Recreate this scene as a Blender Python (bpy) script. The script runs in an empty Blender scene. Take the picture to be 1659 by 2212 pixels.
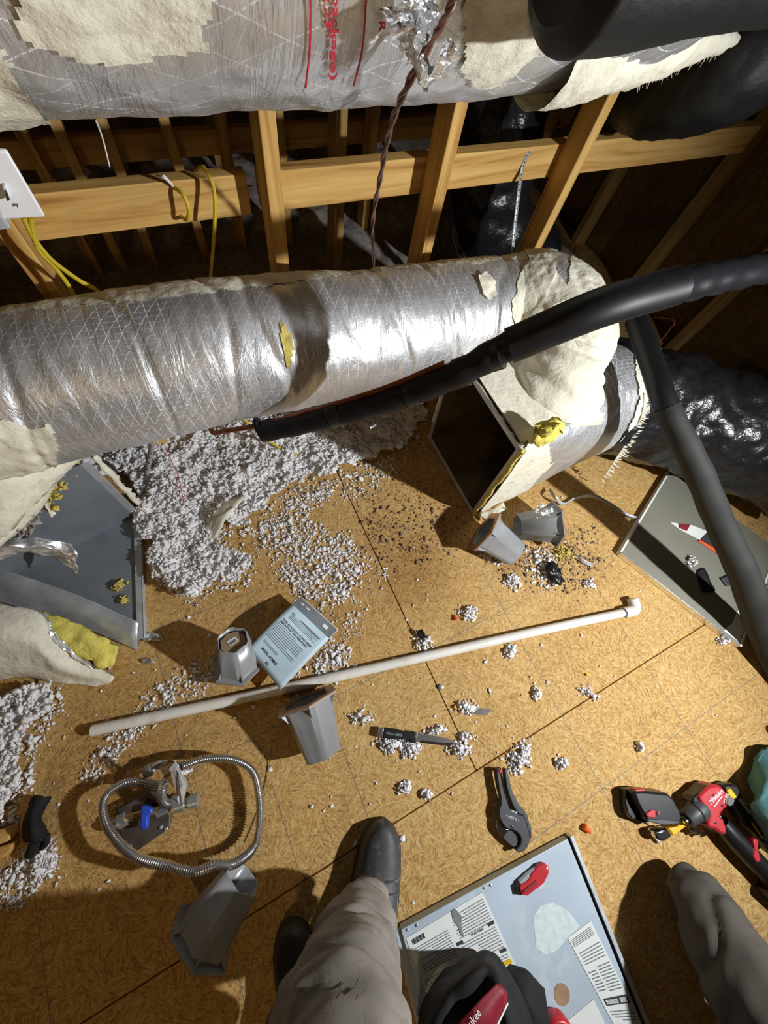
import bpy, math, random
import numpy as np
from mathutils import Vector, Matrix, Quaternion, noise
rnd = random.Random(7)
C = bpy.context.scene.collection
SC = bpy.context.scene

# ---------------------------------------------------------------- camera, world, lights
F_PX = 830.0; CAM_H = 1.35
def nrm(v): v = np.array(v, float); return v/np.linalg.norm(v)
_D = nrm([-125, 354, F_PX]); _X = nrm([2650, -1010, F_PX]); _X = nrm(_X-_X.dot(_D)*_D)
_Z = -_D; _Y = np.cross(_Z, _X); RW = np.array([_X, _Y, _Z])      # world = RW @ (right, down, forward)
cam_d = bpy.data.cameras.new('camera'); cam = bpy.data.objects.new('camera', cam_d); C.objects.link(cam)
cam_d.sensor_fit = 'HORIZONTAL'; cam_d.sensor_width = 36; cam_d.lens = F_PX/1659*36
cam_d.clip_start = 0.02
mr = Matrix(((RW[0][0], -RW[0][1], -RW[0][2]), (RW[1][0], -RW[1][1], -RW[1][2]), (RW[2][0], -RW[2][1], -RW[2][2])))
cam.matrix_world = Matrix.Translation((0, 0, CAM_H)) @ mr.to_4x4()
SC.camera = cam
wd = bpy.data.worlds.new('world'); SC.world = wd; wd.use_nodes = True
wd.node_tree.nodes['Background'].inputs[0].default_value = (0.55, 0.42, 0.28, 1)
wd.node_tree.nodes['Background'].inputs[1].default_value = 0.02
def lamp(name, kind, loc, energy, col, size, aim=None, **kw):
    d = bpy.data.lights.new(name, kind); d.energy = energy; d.color = col; d.shadow_soft_size = size
    for k, v in kw.items(): setattr(d, k, v)
    o = bpy.data.objects.new(name, d); C.objects.link(o); o.location = loc
    if aim: o.rotation_euler = (Vector(aim)-Vector(loc)).to_track_quat('-Z', 'Y').to_euler()
    return o
lamp('work_light', 'SPOT', (1.56, -0.95, 1.47), 222, (0.96, 0.98, 1.0), 0.03, aim=(0.28, 0.22, 0.15), spot_size=math.radians(122), spot_blend=1.0)
lamp('attic_bulb', 'POINT', (-1.1, -1.3, 2.0), 16, (1.0, 0.68, 0.31), 0.05)
SC.view_settings.view_transform = 'Standard'; SC.view_settings.look = 'None'
SC.view_settings.gamma = 1; SC.view_settings.exposure = 0.0; SC.view_settings.use_curve_mapping = False

# ---------------------------------------------------------------- helpers
def ray(px, py): return RW @ np.array([px-829.5, py-1106, F_PX])
def Fl(px, py, z=0.0):
    r = ray(px, py); t = (z-CAM_H)/r[2]; return Vector((r[0]*t, r[1]*t, z))
def Wy(px, py, y):
    r = ray(px, py); t = y/r[1]; return Vector((r[0]*t, y, CAM_H+r[2]*t))
def Wx(px, py, x):
    r = ray(px, py); t = x/r[0]; return Vector((x, r[1]*t, CAM_H+r[2]*t))
def topx(p):
    c = RW.T @ (np.array(p)-[0, 0, CAM_H]); return c[0]/c[2]*F_PX+829.5, c[1]/c[2]*F_PX+1106

def thing(name, label, cat, loc=(0, 0, 0), rotz=0.0, group=None, quat=None):
    o = bpy.data.objects.new(name, None); C.objects.link(o); o.empty_display_size = 0.05
    o.location = loc
    if quat is not None: o.rotation_mode = 'QUATERNION'; o.rotation_quaternion = quat
    else: o.rotation_euler = (0, 0, rotz)
    return tag(o, label, cat, group)
def tag(o, label=None, cat=None, group=None, kind=None):
    if label: o['label'] = label
    if cat: o['category'] = cat
    if group: o['group'] = group
    if kind: o['kind'] = kind
    return o
def link_mesh(name, me, mat, parent=None, smooth=40):
    o = bpy.data.objects.new(name, me); C.objects.link(o)
    if mat: me.materials.append(mat)
    if smooth:
        me.shade_smooth() if hasattr(me, 'shade_smooth') else None
        try: me.set_sharp_from_angle(angle=math.radians(smooth))
        except Exception: pass
    if parent: o.parent = parent
    return o
class MB:
    def __init__(s): s.v = []; s.f = []
    def add(s, vs, fs, M=None):
        b = len(s.v)
        s.v += [tuple(M @ Vector(p)) if M else tuple(p) for p in vs]
        s.f += [tuple(i+b for i in f) for f in fs]; return s
    def box(s, c, d, M=None, rz=0):
        x, y, z = d[0]/2, d[1]/2, d[2]/2
        vs = [(-x, -y, -z), (x, -y, -z), (x, y, -z), (-x, y, -z), (-x, -y, z), (x, -y, z), (x, y, z), (-x, y, z)]
        T = Matrix.Translation(c) @ Matrix.Rotation(rz, 4, 'Z')
        if M: T = M @ T
        return s.add(vs, [(3, 2, 1, 0), (4, 5, 6, 7), (0, 1, 5, 4), (1, 2, 6, 5), (2, 3, 7, 6), (3, 0, 4, 7)], T)
    def beam(s, p0, p1, w, h, up=(0, 0, 1)):
        p0 = Vector(p0); p1 = Vector(p1); d = (p1-p0); L = d.length; d.normalize(); u = Vector(up)
        a = d.cross(u).normalized(); b = a.cross(d).normalized()
        M = Matrix(((a.x, d.x, b.x, 0), (a.y, d.y, b.y, 0), (a.z, d.z, b.z, 0), (0, 0, 0, 1))); M.translation = (p0+p1)/2
        return s.box((0, 0, 0), (w, L, h), M)
    def tube(s, path, r, n=10, caps=True):
        P = [Vector(p) for p in path]; m = len(P)
        rr = r if isinstance(r, (list, tuple)) else [r]*m
        t0 = (P[1]-P[0]).normalized(); a = t0.orthogonal().normalized(); base = len(s.v); prev = t0
        for i in range(m):
            t = ((P[min(i+1, m-1)]-P[max(i-1, 0)])).normalized()
            q = prev.rotation_difference(t); a = (q @ a); a = (a-t*a.dot(t)).normalized(); prev = t; b = t.cross(a)
            for k in range(n):
                th = 2*math.pi*k/n; s.v.append(tuple(P[i]+(a*math.cos(th)+b*math.sin(th))*rr[i]))
        for i in range(m-1):
            for k in range(n):
                k2 = (k+1) % n; s.f.append((base+i*n+k, base+i*n+k2, base+(i+1)*n+k2, base+(i+1)*n+k))
        if caps:
            s.f.append(tuple(base+k for k in range(n-1, -1, -1))); s.f.append(tuple(base+(m-1)*n+k for k in range(n)))
        return s
    def lathe(s, prof, n=24, M=None, caps=True):
        base = []; fs = []
        for r, z in prof:
            for k in range(n):
                th = 2*math.pi*k/n; base.append((r*math.cos(th), r*math.sin(th), z))
        for i in range(len(prof)-1):
            for k in range(n):
                k2 = (k+1) % n; fs.append((i*n+k, i*n+k2, (i+1)*n+k2, (i+1)*n+k))
        if caps:
            fs.append(tuple(range(n-1, -1, -1))); fs.append(tuple((len(prof)-1)*n+k for k in range(n)))
        return s.add(base, fs, M)
    def prism(s, poly, z0, z1, M=None):
        n = len(poly); A = sum(poly[i][0]*poly[(i+1) % n][1]-poly[(i+1) % n][0]*poly[i][1] for i in range(n))
        if A < 0: poly = poly[::-1]
        vs = [(p[0], p[1], z0) for p in poly]+[(p[0], p[1], z1) for p in poly]
        fs = [tuple(range(n-1, -1, -1)), tuple(range(n, 2*n))]+[(i, (i+1) % n, n+(i+1) % n, n+i) for i in range(n)]
        return s.add(vs, fs, M)
    def build(s, name, mat, parent=None, bevel=0, smooth=40, seg=2):
        me = bpy.data.meshes.new(name); me.from_pydata(s.v, [], s.f); me.update()
        o = link_mesh(name, me, mat, parent, smooth)
        if bevel:
            m = o.modifiers.new('bevel', 'BEVEL'); m.width = bevel; m.segments = seg; m.limit_method = 'ANGLE'; m.angle_limit = math.radians(35)
        return o
def fast_mesh(name, V, T):      # V (n,3), T (m,k) numpy
    me = bpy.data.meshes.new(name); V = np.asarray(V, np.float32); T = np.asarray(T, np.int32); k = T.shape[1]
    me.vertices.add(len(V)); me.vertices.foreach_set('co', V.ravel())
    me.loops.add(T.size); me.loops.foreach_set('vertex_index', T.ravel())
    me.polygons.add(len(T)); me.polygons.foreach_set('loop_start', np.arange(len(T), dtype=np.int32)*k)
    me.update(calc_edges=True); me.validate(); return me
def spline(pts, n):             # Catmull-Rom through pts, n samples per span
    P = [Vector(p) for p in pts]; P = [P[0]*2-P[1]]+P+[P[-1]*2-P[-2]]; out = []
    for i in range(1, len(P)-2):
        a, b, c, d = P[i-1], P[i], P[i+1], P[i+2]
        for k in range(n):
            t = k/n; out.append(0.5*((2*b)+(c-a)*t+(2*a-5*b+4*c-d)*t*t+(3*b-a-3*c+d)*t**3))
    out.append(P[-2]); return out
def nz(p, s, seed=0.0):
    return noise.noise(Vector((p[0]*s+seed, p[1]*s+seed*1.7, p[2]*s-seed)))
def fbm(p, s, seed=0.0, o=3):
    a = 0; w = 1; t = 0
    for i in range(o): a += w*nz(p, s*2**i, seed+i*3.1); t += w; w *= .5
    return a/t
def grid_obj(name, G, mat, parent=None, uv=None, wrap=False, mask=None, thick=0, smooth=180):
    """G: list of rows of Vectors -> mesh with uv (metres)"""
    nu = len(G); nv = len(G[0]); V = [tuple(p) for r in G for p in r]; Fc = []; U = []
    for i in range(nu-1):
        for j in range(nv if wrap else nv-1):
            j2 = (j+1) % nv
            if mask and not mask[i][j]: continue
            Fc.append((i*nv+j, i*nv+j2, (i+1)*nv+j2, (i+1)*nv+j))
            if uv:
                jv = j+1; U += [uv[i][j], uv[i][jv], uv[i+1][jv], uv[i+1][j]]
    used = sorted({k for f in Fc for k in f}); mp = {k: i for i, k in enumerate(used)}
    me = bpy.data.meshes.new(name); me.from_pydata([V[k] for k in used], [], [tuple(mp[k] for k in f) for f in Fc]); me.update()
    if uv:
        l = me.uv_layers.new(name='UVMap'); l.data.foreach_set('uv', [c for p in U for c in p])
    o = link_mesh(name, me, mat, parent, smooth)
    if thick:
        m = o.modifiers.new('thick', 'SOLIDIFY'); m.thickness = thick; m.offset = 0
    return o
def duct_grid(path, rad, nv=72, disp=None, n=12, a0=(0, -1, 0), flat=1.0):
    P = spline(path, n) if n else [Vector(p) for p in path]; m = len(P); G = []; UV = []; L = 0; N = []
    rs = rad if callable(rad) else (lambda t: rad)
    a = Vector(a0); prev = None
    for i in range(m):
        t = (P[min(i+1, m-1)]-P[max(i-1, 0)]).normalized()
        if prev: a = prev.rotation_difference(t) @ a
        a = (a-t*a.dot(t)).normalized(); prev = t; b = a.cross(t)
        if i: L += (P[i]-P[i-1]).length
        r = rs(i/(m-1)); row = []; un = []
        for k in range(nv):
            th = 2*math.pi*k/nv; d = a*math.cos(th)+b*math.sin(th)*flat
            p = P[i]+d*r
            if disp: p = p+d*disp(L, th, p)
            row.append(p); un.append(d)
        G.append(row); N.append(un); UV.append([(L, r*2*math.pi*k/nv) for k in range(nv+1)])
    return G, UV, N
def patch(rows, n=6, nse=0.0, ns=12, seed=0, extra=None, w=False):
    """rows of control points (px,py,z) or world vectors (w=True) -> smooth grid + uv"""
    R = [[Vector(p) if w else Fl(*p) for p in r] for r in rows]
    A = [spline(r, n) for r in R]; cols = [spline([A[i][j] for i in range(len(A))], n) for j in range(len(A[0]))]
    G = [[cols[j][i].copy() for j in range(len(cols))] for i in range(len(cols[0]))]
    nu, nv = len(G), len(G[0])
    for i in range(nu):
        for j in range(nv):
            p = G[i][j]; d = Vector((nz(p, ns, seed), nz(p, ns, seed+9), nz(p, ns, seed+5)))*nse
            d += Vector((nz(p, ns*3, seed), nz(p, ns*3, seed+9), nz(p, ns*3, seed+5)))*nse*.4
            if extra: d += extra(i/(nu-1), j/(nv-1), p)
            G[i][j] = p+d
    UV = [[(G[i][j].x, G[i][j].y) for j in range(nv)]+[(0, 0)] for i in range(nu)]
    return G, UV

# ---------------------------------------------------------------- materials
class NT:
    def __init__(s, name):
        s.m = bpy.data.materials.new(name); s.m.use_nodes = True; s.t = s.m.node_tree; s.b = s.t.nodes['Principled BSDF']
    def n(s, typ, **kw):
        x = s.t.nodes.new(typ)
        for k, v in kw.items():
            if k.startswith('_'): x.inputs[int(k[1:])].default_value = v
            else: setattr(x, k, v)
        return x
    def l(s, a, b): s.t.links.new(a, b)
    def math(s, op, a, b=None, clamp=False):
        x = s.n('ShaderNodeMath', operation=op); x.use_clamp = clamp
        for i, q in enumerate((a, b)):
            if q is None: continue
            if isinstance(q, (int, float)): x.inputs[i].default_value = q
            else: s.l(q, x.inputs[i])
        return x.outputs[0]
    def ramp(s, fac, stops):
        x = s.n('ShaderNodeValToRGB'); e = x.color_ramp.elements
        while len(e) < len(stops): e.new(0.5)
        for i, (p, c) in enumerate(stops): e[i].position = p; e[i].color = (*c, 1)
        s.l(fac, x.inputs[0]); return x.outputs[0]
    def noise(s, vec, scale, detail=4, rough=.55, dist=0):
        x = s.n('ShaderNodeTexNoise'); x.inputs['Scale'].default_value = scale; x.inputs['Detail'].default_value = detail
        x.inputs['Roughness'].default_value = rough; x.inputs['Distortion'].default_value = dist
        if vec is not None: s.l(vec, x.inputs['Vector'])
        return x.outputs['Fac']
    def coord(s, out='Object', scale=(1, 1, 1), rot=(0, 0, 0)):
        c = s.n('ShaderNodeTexCoord'); m = s.n('ShaderNodeMapping'); m.inputs['Scale'].default_value = scale; m.inputs['Rotation'].default_value = rot
        s.l(c.outputs[out], m.inputs[0]); return m.outputs[0]
    def mix(s, f, a, b, mode='MIX'):
        x = s.n('ShaderNodeMix', data_type='RGBA', blend_type=mode)
        if isinstance(f, (int, float)): x.inputs[0].default_value = f
        else: s.l(f, x.inputs[0])
        for i, q in ((6, a), (7, b)):
            if isinstance(q, tuple): x.inputs[i].default_value = (*q, 1)
            else: s.l(q, x.inputs[i])
        return x.outputs[2]
    def bump(s, h, st=.5, dist=.002, prev=None):
        x = s.n('ShaderNodeBump'); x.inputs['Strength'].default_value = st; x.inputs['Distance'].default_value = dist
        s.l(h, x.inputs['Height'])
        if prev is not None: s.l(prev, x.inputs['Normal'])
        return x.outputs[0]
    def fin(s, col=None, rough=None, metal=None, normal=None, spec=None):
        for k, v in (('Base Color', col), ('Roughness', rough), ('Metallic', metal), ('Normal', normal), ('Specular IOR Level', spec)):
            if v is None: continue
            if isinstance(v, tuple): s.b.inputs[k].default_value = (*v, 1)
            elif isinstance(v, (int, float)): s.b.inputs[k].default_value = v
            else: s.l(v, s.b.inputs[k])
        return s.m
def simple(name, col, rough=.5, metal=0, var=.12, vs=25, bs=0, bsc=60, bd=.001, dirt=None, spec=None):
    t = NT(name); v = t.coord('Object'); f = t.noise(v, vs)
    lo = tuple(c*(1-var) for c in col); hi = tuple(min(1, c*(1+var)) for c in col)
    c = t.ramp(f, [(.3, lo), (.7, hi)])
    if dirt:
        d = t.math('SMOOTHSTEP' if False else 'GREATER_THAN', t.noise(v, vs*1.7, 6, .7), .58)
        c = t.mix(t.math('MULTIPLY', d, .6), c, dirt)
    nn = None
    if bs: nn = t.bump(t.noise(v, bsc, 5, .6), bs, bd)
    return t.fin(c, rough, metal, nn, spec)

def make_osb(name, dark=1.0):
    t = NT(name); co = t.n('ShaderNodeTexCoord').outputs['Object']
    def layer(cs, ss, seed):
        mp = t.n('ShaderNodeMapping'); mp.inputs['Location'].default_value = (seed, seed*2.3, 0); t.l(co, mp.inputs[0])
        dn = t.n('ShaderNodeTexNoise'); dn.inputs['Scale'].default_value = 9; dn.inputs['Detail'].default_value = 3; t.l(mp.outputs[0], dn.inputs['Vector'])
        sc = t.n('ShaderNodeVectorMath', operation='MULTIPLY_ADD'); t.l(dn.outputs['Color'], sc.inputs[0]); sc.inputs[1].default_value = (.012, .012, 0); t.l(mp.outputs[0], sc.inputs[2])
        v = t.n('ShaderNodeTexVoronoi'); v.inputs['Scale'].default_value = cs; t.l(sc.outputs[0], v.inputs['Vector'])
        sep = t.n('ShaderNodeSeparateColor'); t.l(v.outputs['Color'], sep.inputs[0])
        ang = t.math('MULTIPLY', sep.outputs[0], 6.283)
        rt = t.n('ShaderNodeVectorRotate'); rt.rotation_type = 'Z_AXIS'; t.l(mp.outputs[0], rt.inputs['Vector']); t.l(ang, rt.inputs['Angle'])
        ml = t.n('ShaderNodeVectorMath', operation='MULTIPLY'); t.l(rt.outputs[0], ml.inputs[0]); ml.inputs[1].default_value = ss
        v2 = t.n('ShaderNodeTexVoronoi'); v2.inputs['Scale'].default_value = 1; t.l(ml.outputs[0], v2.inputs['Vector'])
        s2 = t.n('ShaderNodeSeparateColor'); t.l(v2.outputs['Color'], s2.inputs[0])
        return s2.outputs[0], s2.outputs[1], v2.outputs['Distance']
    a, a2, ad = layer(22, (60, 260, 1), 1.3); b, b2, bd = layer(38, (95, 430, 1), 7.7)
    f = t.math('ADD', t.math('ADD', t.math('MULTIPLY', a, .44), t.math('MULTIPLY', b, .40)), .08)
    big = t.noise(co, 2.2, 4, .6)
    f = t.math('ADD', f, t.math('MULTIPLY', t.math('SUBTRACT', big, .5), .45))
    fine = t.noise(co, 170, 4, .75); f = t.math('ADD', f, t.math('MULTIPLY', t.math('SUBTRACT', fine, .5), .55))
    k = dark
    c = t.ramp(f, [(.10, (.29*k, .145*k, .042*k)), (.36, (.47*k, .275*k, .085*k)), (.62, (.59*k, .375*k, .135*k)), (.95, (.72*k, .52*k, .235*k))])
    # dark flecks between strands
    fl = t.math('MULTIPLY', t.math('GREATER_THAN', t.math('MULTIPLY', b2, a2), .72), t.math('LESS_THAN', bd, .42))
    c = t.mix(t.math('MULTIPLY', fl, .65), c, (.13*k, .06*k, .02*k))
    # scattered old stains
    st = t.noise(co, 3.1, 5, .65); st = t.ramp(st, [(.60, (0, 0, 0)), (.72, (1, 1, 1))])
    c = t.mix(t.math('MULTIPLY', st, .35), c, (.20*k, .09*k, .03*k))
    for (cx, cy, rr, amt) in ((.42, .22, .42, .75), (.05, .18, .30, .40), (-.55, .05, .55, .45), (.80, .08, .22, .6)):  # dirt patches, and a wide browner tint across the left floor
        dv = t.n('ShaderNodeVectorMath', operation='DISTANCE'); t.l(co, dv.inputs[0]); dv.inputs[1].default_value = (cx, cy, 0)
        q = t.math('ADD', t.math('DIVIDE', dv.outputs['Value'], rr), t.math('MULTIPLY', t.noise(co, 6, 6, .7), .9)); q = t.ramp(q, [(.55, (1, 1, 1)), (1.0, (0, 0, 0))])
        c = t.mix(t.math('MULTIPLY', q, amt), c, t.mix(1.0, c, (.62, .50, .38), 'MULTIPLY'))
    bu = t.bump(t.math('ADD', t.math('MULTIPLY', a, .5), t.math('ADD', b, t.math('MULTIPLY', fine, 2))), .45, .0018)
    return t.fin(c, .72, 0, bu, .3)
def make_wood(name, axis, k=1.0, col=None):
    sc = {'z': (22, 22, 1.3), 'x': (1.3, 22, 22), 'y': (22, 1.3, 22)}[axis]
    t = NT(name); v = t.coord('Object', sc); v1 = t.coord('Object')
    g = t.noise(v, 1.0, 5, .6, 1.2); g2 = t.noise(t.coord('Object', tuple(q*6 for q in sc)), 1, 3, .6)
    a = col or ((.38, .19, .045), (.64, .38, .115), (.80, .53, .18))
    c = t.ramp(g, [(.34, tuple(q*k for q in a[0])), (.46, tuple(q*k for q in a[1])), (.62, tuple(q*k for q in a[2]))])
    c = t.mix(t.math('MULTIPLY', g2, .35), c, tuple(q*k for q in a[0]))
    vo = t.n('ShaderNodeTexVoronoi'); vo.inputs['Scale'].default_value = 3.2; t.l(v1, vo.inputs['Vector'])
    kn = t.ramp(vo.outputs['Distance'], [(.045, (1, 1, 1)), (.075, (0, 0, 0))])
    c = t.mix(kn, c, (.20*k, .08*k, .03*k))
    return t.fin(c, .7, 0, t.bump(g, .25, .001), .3)
def make_foil(name, scr=1.0, kind=0):
    t = NT(name); uvn = t.n('ShaderNodeTexCoord').outputs['UV']; sx = t.n('ShaderNodeSeparateXYZ'); t.l(uvn, sx.inputs[0])
    u, v = sx.outputs[0], sx.outputs[1]; ob = t.coord('Object')
    def lines(a, b, fr, w):
        q = t.math('FRACT', t.math('ADD', t.math('MULTIPLY', u, a*fr), t.math('MULTIPLY', v, b*fr)))
        d = t.math('ABSOLUTE', t.math('SUBTRACT', q, .5)); return t.math('LESS_THAN', d, w)
    if kind: A = lines(.42, 1, 24, .022); B = lines(.42, -1, 24, .022); Cc = lines(1, 0, 40, .0)
    else: A = lines(1, .06, 38, .036); B = lines(1, -.75, 38, .036); Cc = lines(0.04, 1, 75, .045)
    patchy = t.ramp(t.noise(ob, 5, 2), [(.42, (.25, .25, .25)), (.6, (1, 1, 1))])
    L = t.math('MULTIPLY', t.math('MAXIMUM', t.math('MAXIMUM', A, B), t.math('MULTIPLY', Cc, .5)), patchy)
    brk = t.math('GREATER_THAN', t.noise(ob, 330, 1), .42); L = t.math('MULTIPLY', L, brk)
    wr = t.noise(t.coord('UV', (26, 6, 1)), 1, 5, .65, .8); w2 = t.noise(ob, 60, 5, .7)
    n1 = t.bump(wr, .55, .010); n2 = t.bump(w2, .35, .003, n1); n3 = t.bump(L, .7*scr, .0015, n2)
    c = t.ramp(t.noise(ob, 7, 4, .6), [(.3, (.60, .60, .61)), (.7, (.80, .81, .83))])
    c = t.mix(t.math('MULTIPLY', L, .55*scr), c, (.97, .97, .97))  # sparkle of the scrim threads put into the colour as whiter lines
    r = t.math('ADD', t.math('ADD', t.math('MULTIPLY', w2, .22), .30), t.math('MULTIPLY', L, .25))
    mt = t.math('SUBTRACT', .74, t.math('MULTIPLY', L, .6*scr))
    return t.fin(c, r, mt, n3)
M = {}
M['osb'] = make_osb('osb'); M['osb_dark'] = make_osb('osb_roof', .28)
M['wood_z'] = make_wood('pine_upright', 'z'); M['wood_x'] = make_wood('pine_rail', 'x')
M['wood_zd'] = make_wood('pine_upright_dark', 'z', .5); M['wood_y'] = make_wood('pine_joist', 'y')  # upright pine copied in a darker tone for far and right-hand studs
M['foil'] = make_foil('foil_scrim'); M['foil_wide'] = make_foil('foil_wide_scrim', 1.0, 1); M['foil_plain'] = make_foil('foil_plain', .15)
M['tape'] = simple('foil_tape', (.86, .87, .88), .24, .8, .05, 40, .5, 90, .003)
M['mastic'] = simple('duct_mastic', (.80, .765, .62), .75, 0, .10, 14, .8, 38, .006, dirt=(.66, .62, .49))
M['galv'] = simple('galvanised_steel', (.50, .53, .56), .40, .35, .22, 16, .15, 120, .0005)
M['galv_blue'] = simple('duct_liner_steel', (.20, .225, .255), .45, .15, .10, 9, .05, 200, .0004)
M['galv_dark'] = simple('rusty_duct_steel', (.13, .08, .045), .55, .35, .45, 7, .1, 90, .0006)
M['plenum_in'] = simple('stained_steel_lining', (.19, .14, .09), .42, .5, .5, 5, .1, 90, .0006, dirt=(.12, .05, .02))
M['poly'] = simple('black_plastic_film', (.013, .013, .015), .28, 0, .2, 20, .5, 13, .02)
M['poly_soft'] = simple('soft_black_sleeve', (.004, .0038, .004), .6, 0, .2, 20, .4, 60, .004)
M['rubber'] = simple('black_pipe_insulation', (.009, .0088, .0105), .5, 0, .25, 30, .12, 150, .0006, spec=.3)
M['rubber_tape'] = simple('black_vinyl_tape', (.015, .015, .018), .32, 0, .2, 30, .35, 40, .002)
M['rubber_grey'] = simple('dusty_pipe_insulation', (.018, .0185, .016), .75, 0, .35, 12, .2, 80, .001)
M['copper'] = simple('copper_pipe', (.32, .12, .06), .35, .8, .3, 30)
M['cable_brown'] = simple('brown_cable', (.16, .065, .045), .45, 0, .2, 50)
M['cable_yellow'] = simple('yellow_cable_sheath', (.62, .47, .03), .45, 0, .15, 40)
M['wool'] = simple('white_blown_insulation', (.90, .885, .89), .95, 0, .10, 60, .8, 160, .004, spec=.1)
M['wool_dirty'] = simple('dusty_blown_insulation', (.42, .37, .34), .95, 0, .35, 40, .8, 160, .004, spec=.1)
M['dust'] = simple('brown_dust', (.27, .19, .125), .95, 0, .5, 90, .6, 160, .003, spec=.1)
M['yellow_wool'] = simple('yellow_fibreglass', (.68, .56, .16), .95, 0, .25, 45, .9, 90, .006, spec=.1)
M['yellow_bright'] = simple('bright_fibreglass', (.76, .66, .15), .95, 0, .18, 25, .7, 60, .006, spec=.1)
M['grey_pvc'] = simple('grey_moulded_plastic', (.30, .31, .32), .27, 0, .12, 14, .05, 60)
M['tan_edge'] = simple('tan_rim', (.42, .21, .09), .6, 0, .2, 30)
M['black'] = simple('black_plastic', (.011, .011, .012), .36, 0, .2, 30, .1, 120)
M['dark_grey'] = simple('charcoal_plastic', (.050, .052, .058), .5, 0, .12, 30, .08, 200)
M['black_matt'] = simple('black_fabric', (.006, .006, .0065), .85, 0, .3, 60, .4, 200, .002)
M['red'] = simple('red_plastic', (.50, .022, .03), .38, 0, .1, 20)
M['red_dark'] = simple('dark_red_fabric', (.23, .008, .02), .6, 0, .15, 40, .2, 200)
M['orange'] = simple('orange_plastic', (.85, .12, .03), .4, 0, .08, 20)
M['yellow'] = simple('yellow_plastic', (.78, .46, .02), .35, 0, .08, 20)
M['blue'] = simple('blue_lever', (.03, .09, .62), .35, 0, .1, 20)
M['chrome'] = simple('chrome', (.82, .83, .84), .14, 1, .04, 20)
M['steel'] = simple('stainless_steel', (.66, .65, .64), .22, .92, .08, 40)
M['brass'] = simple('brass', (.55, .38, .12), .35, .9, .1, 30)
M['zinc'] = simple('zinc_fitting', (.50, .54, .55), .38, .7, .15, 50)
M['bracket'] = simple('dark_bracket_plate', (.085, .072, .062), .5, .3, .35, 20, .1, 90)
M['white_pvc'] = simple('white_pvc', (.80, .78, .72), .35, 0, .05, 12, dirt=(.66, .62, .54))
M['white'] = simple('white_plastic', (.80, .80, .82), .4, 0, .04, 20)
M['paper'] = simple('white_label_paper', (.74, .77, .74), .6, 0, .04, 20)
M['paper_blue'] = simple('pale_blue_cover', (.50, .66, .76), .5, 0, .06, 10)
M['paper_pages'] = simple('cream_pages', (.68, .63, .50), .8, 0, .1, 60)
M['ink'] = simple('dark_ink', (.035, .035, .045), .6, 0, .05)
M['ink_grey'] = simple('grey_ink', (.16, .18, .20), .6, 0, .05)
M['red_ink'] = simple('red_ink', (.58, .03, .05), .5, 0, .05)
M['panel'] = simple('painted_grey_blue_panel', (.47, .56, .64), .38, .1, .10, 5, .04, 80, dirt=(.58, .66, .71))
M['panel_edge'] = simple('bare_panel_edge', (.72, .76, .80), .3, .3, .1, 20)
M['trouser'] = simple('taupe_work_trousers', (.27, .24, .215), .85, 0, .14, 9, .35, 420, .0012, dirt=(.205, .18, .15), spec=.15)
M['trouser_dark'] = simple('dark_work_trousers', (.085, .076, .064), .85, 0, .25, 9, .35, 420, .0012, spec=.15)
M['shoe'] = simple('black_worn_leather', (.045, .045, .047), .55, 0, .3, 18, .25, 90, .002, dirt=(.10, .095, .085))
M['sole'] = simple('dark_sole', (.03, .029, .028), .7, 0, .2, 30)
M['thread'] = simple('grey_stitching', (.22, .21, .20), .8)
M['teal'] = simple('teal_cotton', (.085, .20, .215), .9, 0, .1, 20, .3, 400, .001, spec=.1)
M['beige_panel'] = simple('grey_beige_painted_metal', (.215, .21, .165), .55, .1, .06, 5)
M['card'] = simple('brown_card', (.33, .22, .12), .85, 0, .15, 40)
M['pink'] = simple('pink_scrap', (.70, .30, .34), .7, 0, .1); M['skin'] = simple('pale_skin', (.62, .42, .34), .6, 0, .06)

# ---------------------------------------------------------------- structure
floor = bpy.data.objects.new('floor', None); C.objects.link(floor); floor['kind'] = 'structure'
def osb_panel(x0, x1, y0, y1):
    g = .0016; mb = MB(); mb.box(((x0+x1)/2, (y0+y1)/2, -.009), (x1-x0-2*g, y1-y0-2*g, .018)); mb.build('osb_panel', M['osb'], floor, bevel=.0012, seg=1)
XS = .315
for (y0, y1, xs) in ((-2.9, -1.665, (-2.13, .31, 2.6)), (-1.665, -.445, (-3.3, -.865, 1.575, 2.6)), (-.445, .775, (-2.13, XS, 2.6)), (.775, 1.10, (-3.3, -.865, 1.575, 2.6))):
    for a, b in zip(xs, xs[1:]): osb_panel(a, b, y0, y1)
# snapped chalk lines and nail rows
ln = MB()
for y in (-.068, -.672, .35):
    ln.box((.2, y, .0003), (3.4, .0014, .0006))
for x, a, b in ((-.445, -1.4, .3), (-.245, -1.6, -.2), (-.03, -1.6, .2), (-.83, -1.6, -.1), (.66, -1.2, .1), (1.05, -1.2, .1)):
    ln.box((x, (a+b)/2, .0003), (.0012, b-a, .0006))
ln.build('chalk_line', M['ink_grey'], floor, smooth=0)
sub = MB(); sub.box((0, 2.4, -.19), (6.6, 2.8, .02)); o = sub.build('drywall_bed', M['osb_dark'], floor)
for i in range(9):
    mb = MB(); mb.box((-2.4+i*.61, 2.3, -.09), (.038, 2.4, .14)); mb.build('joist', M['wood_y'], floor)

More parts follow.
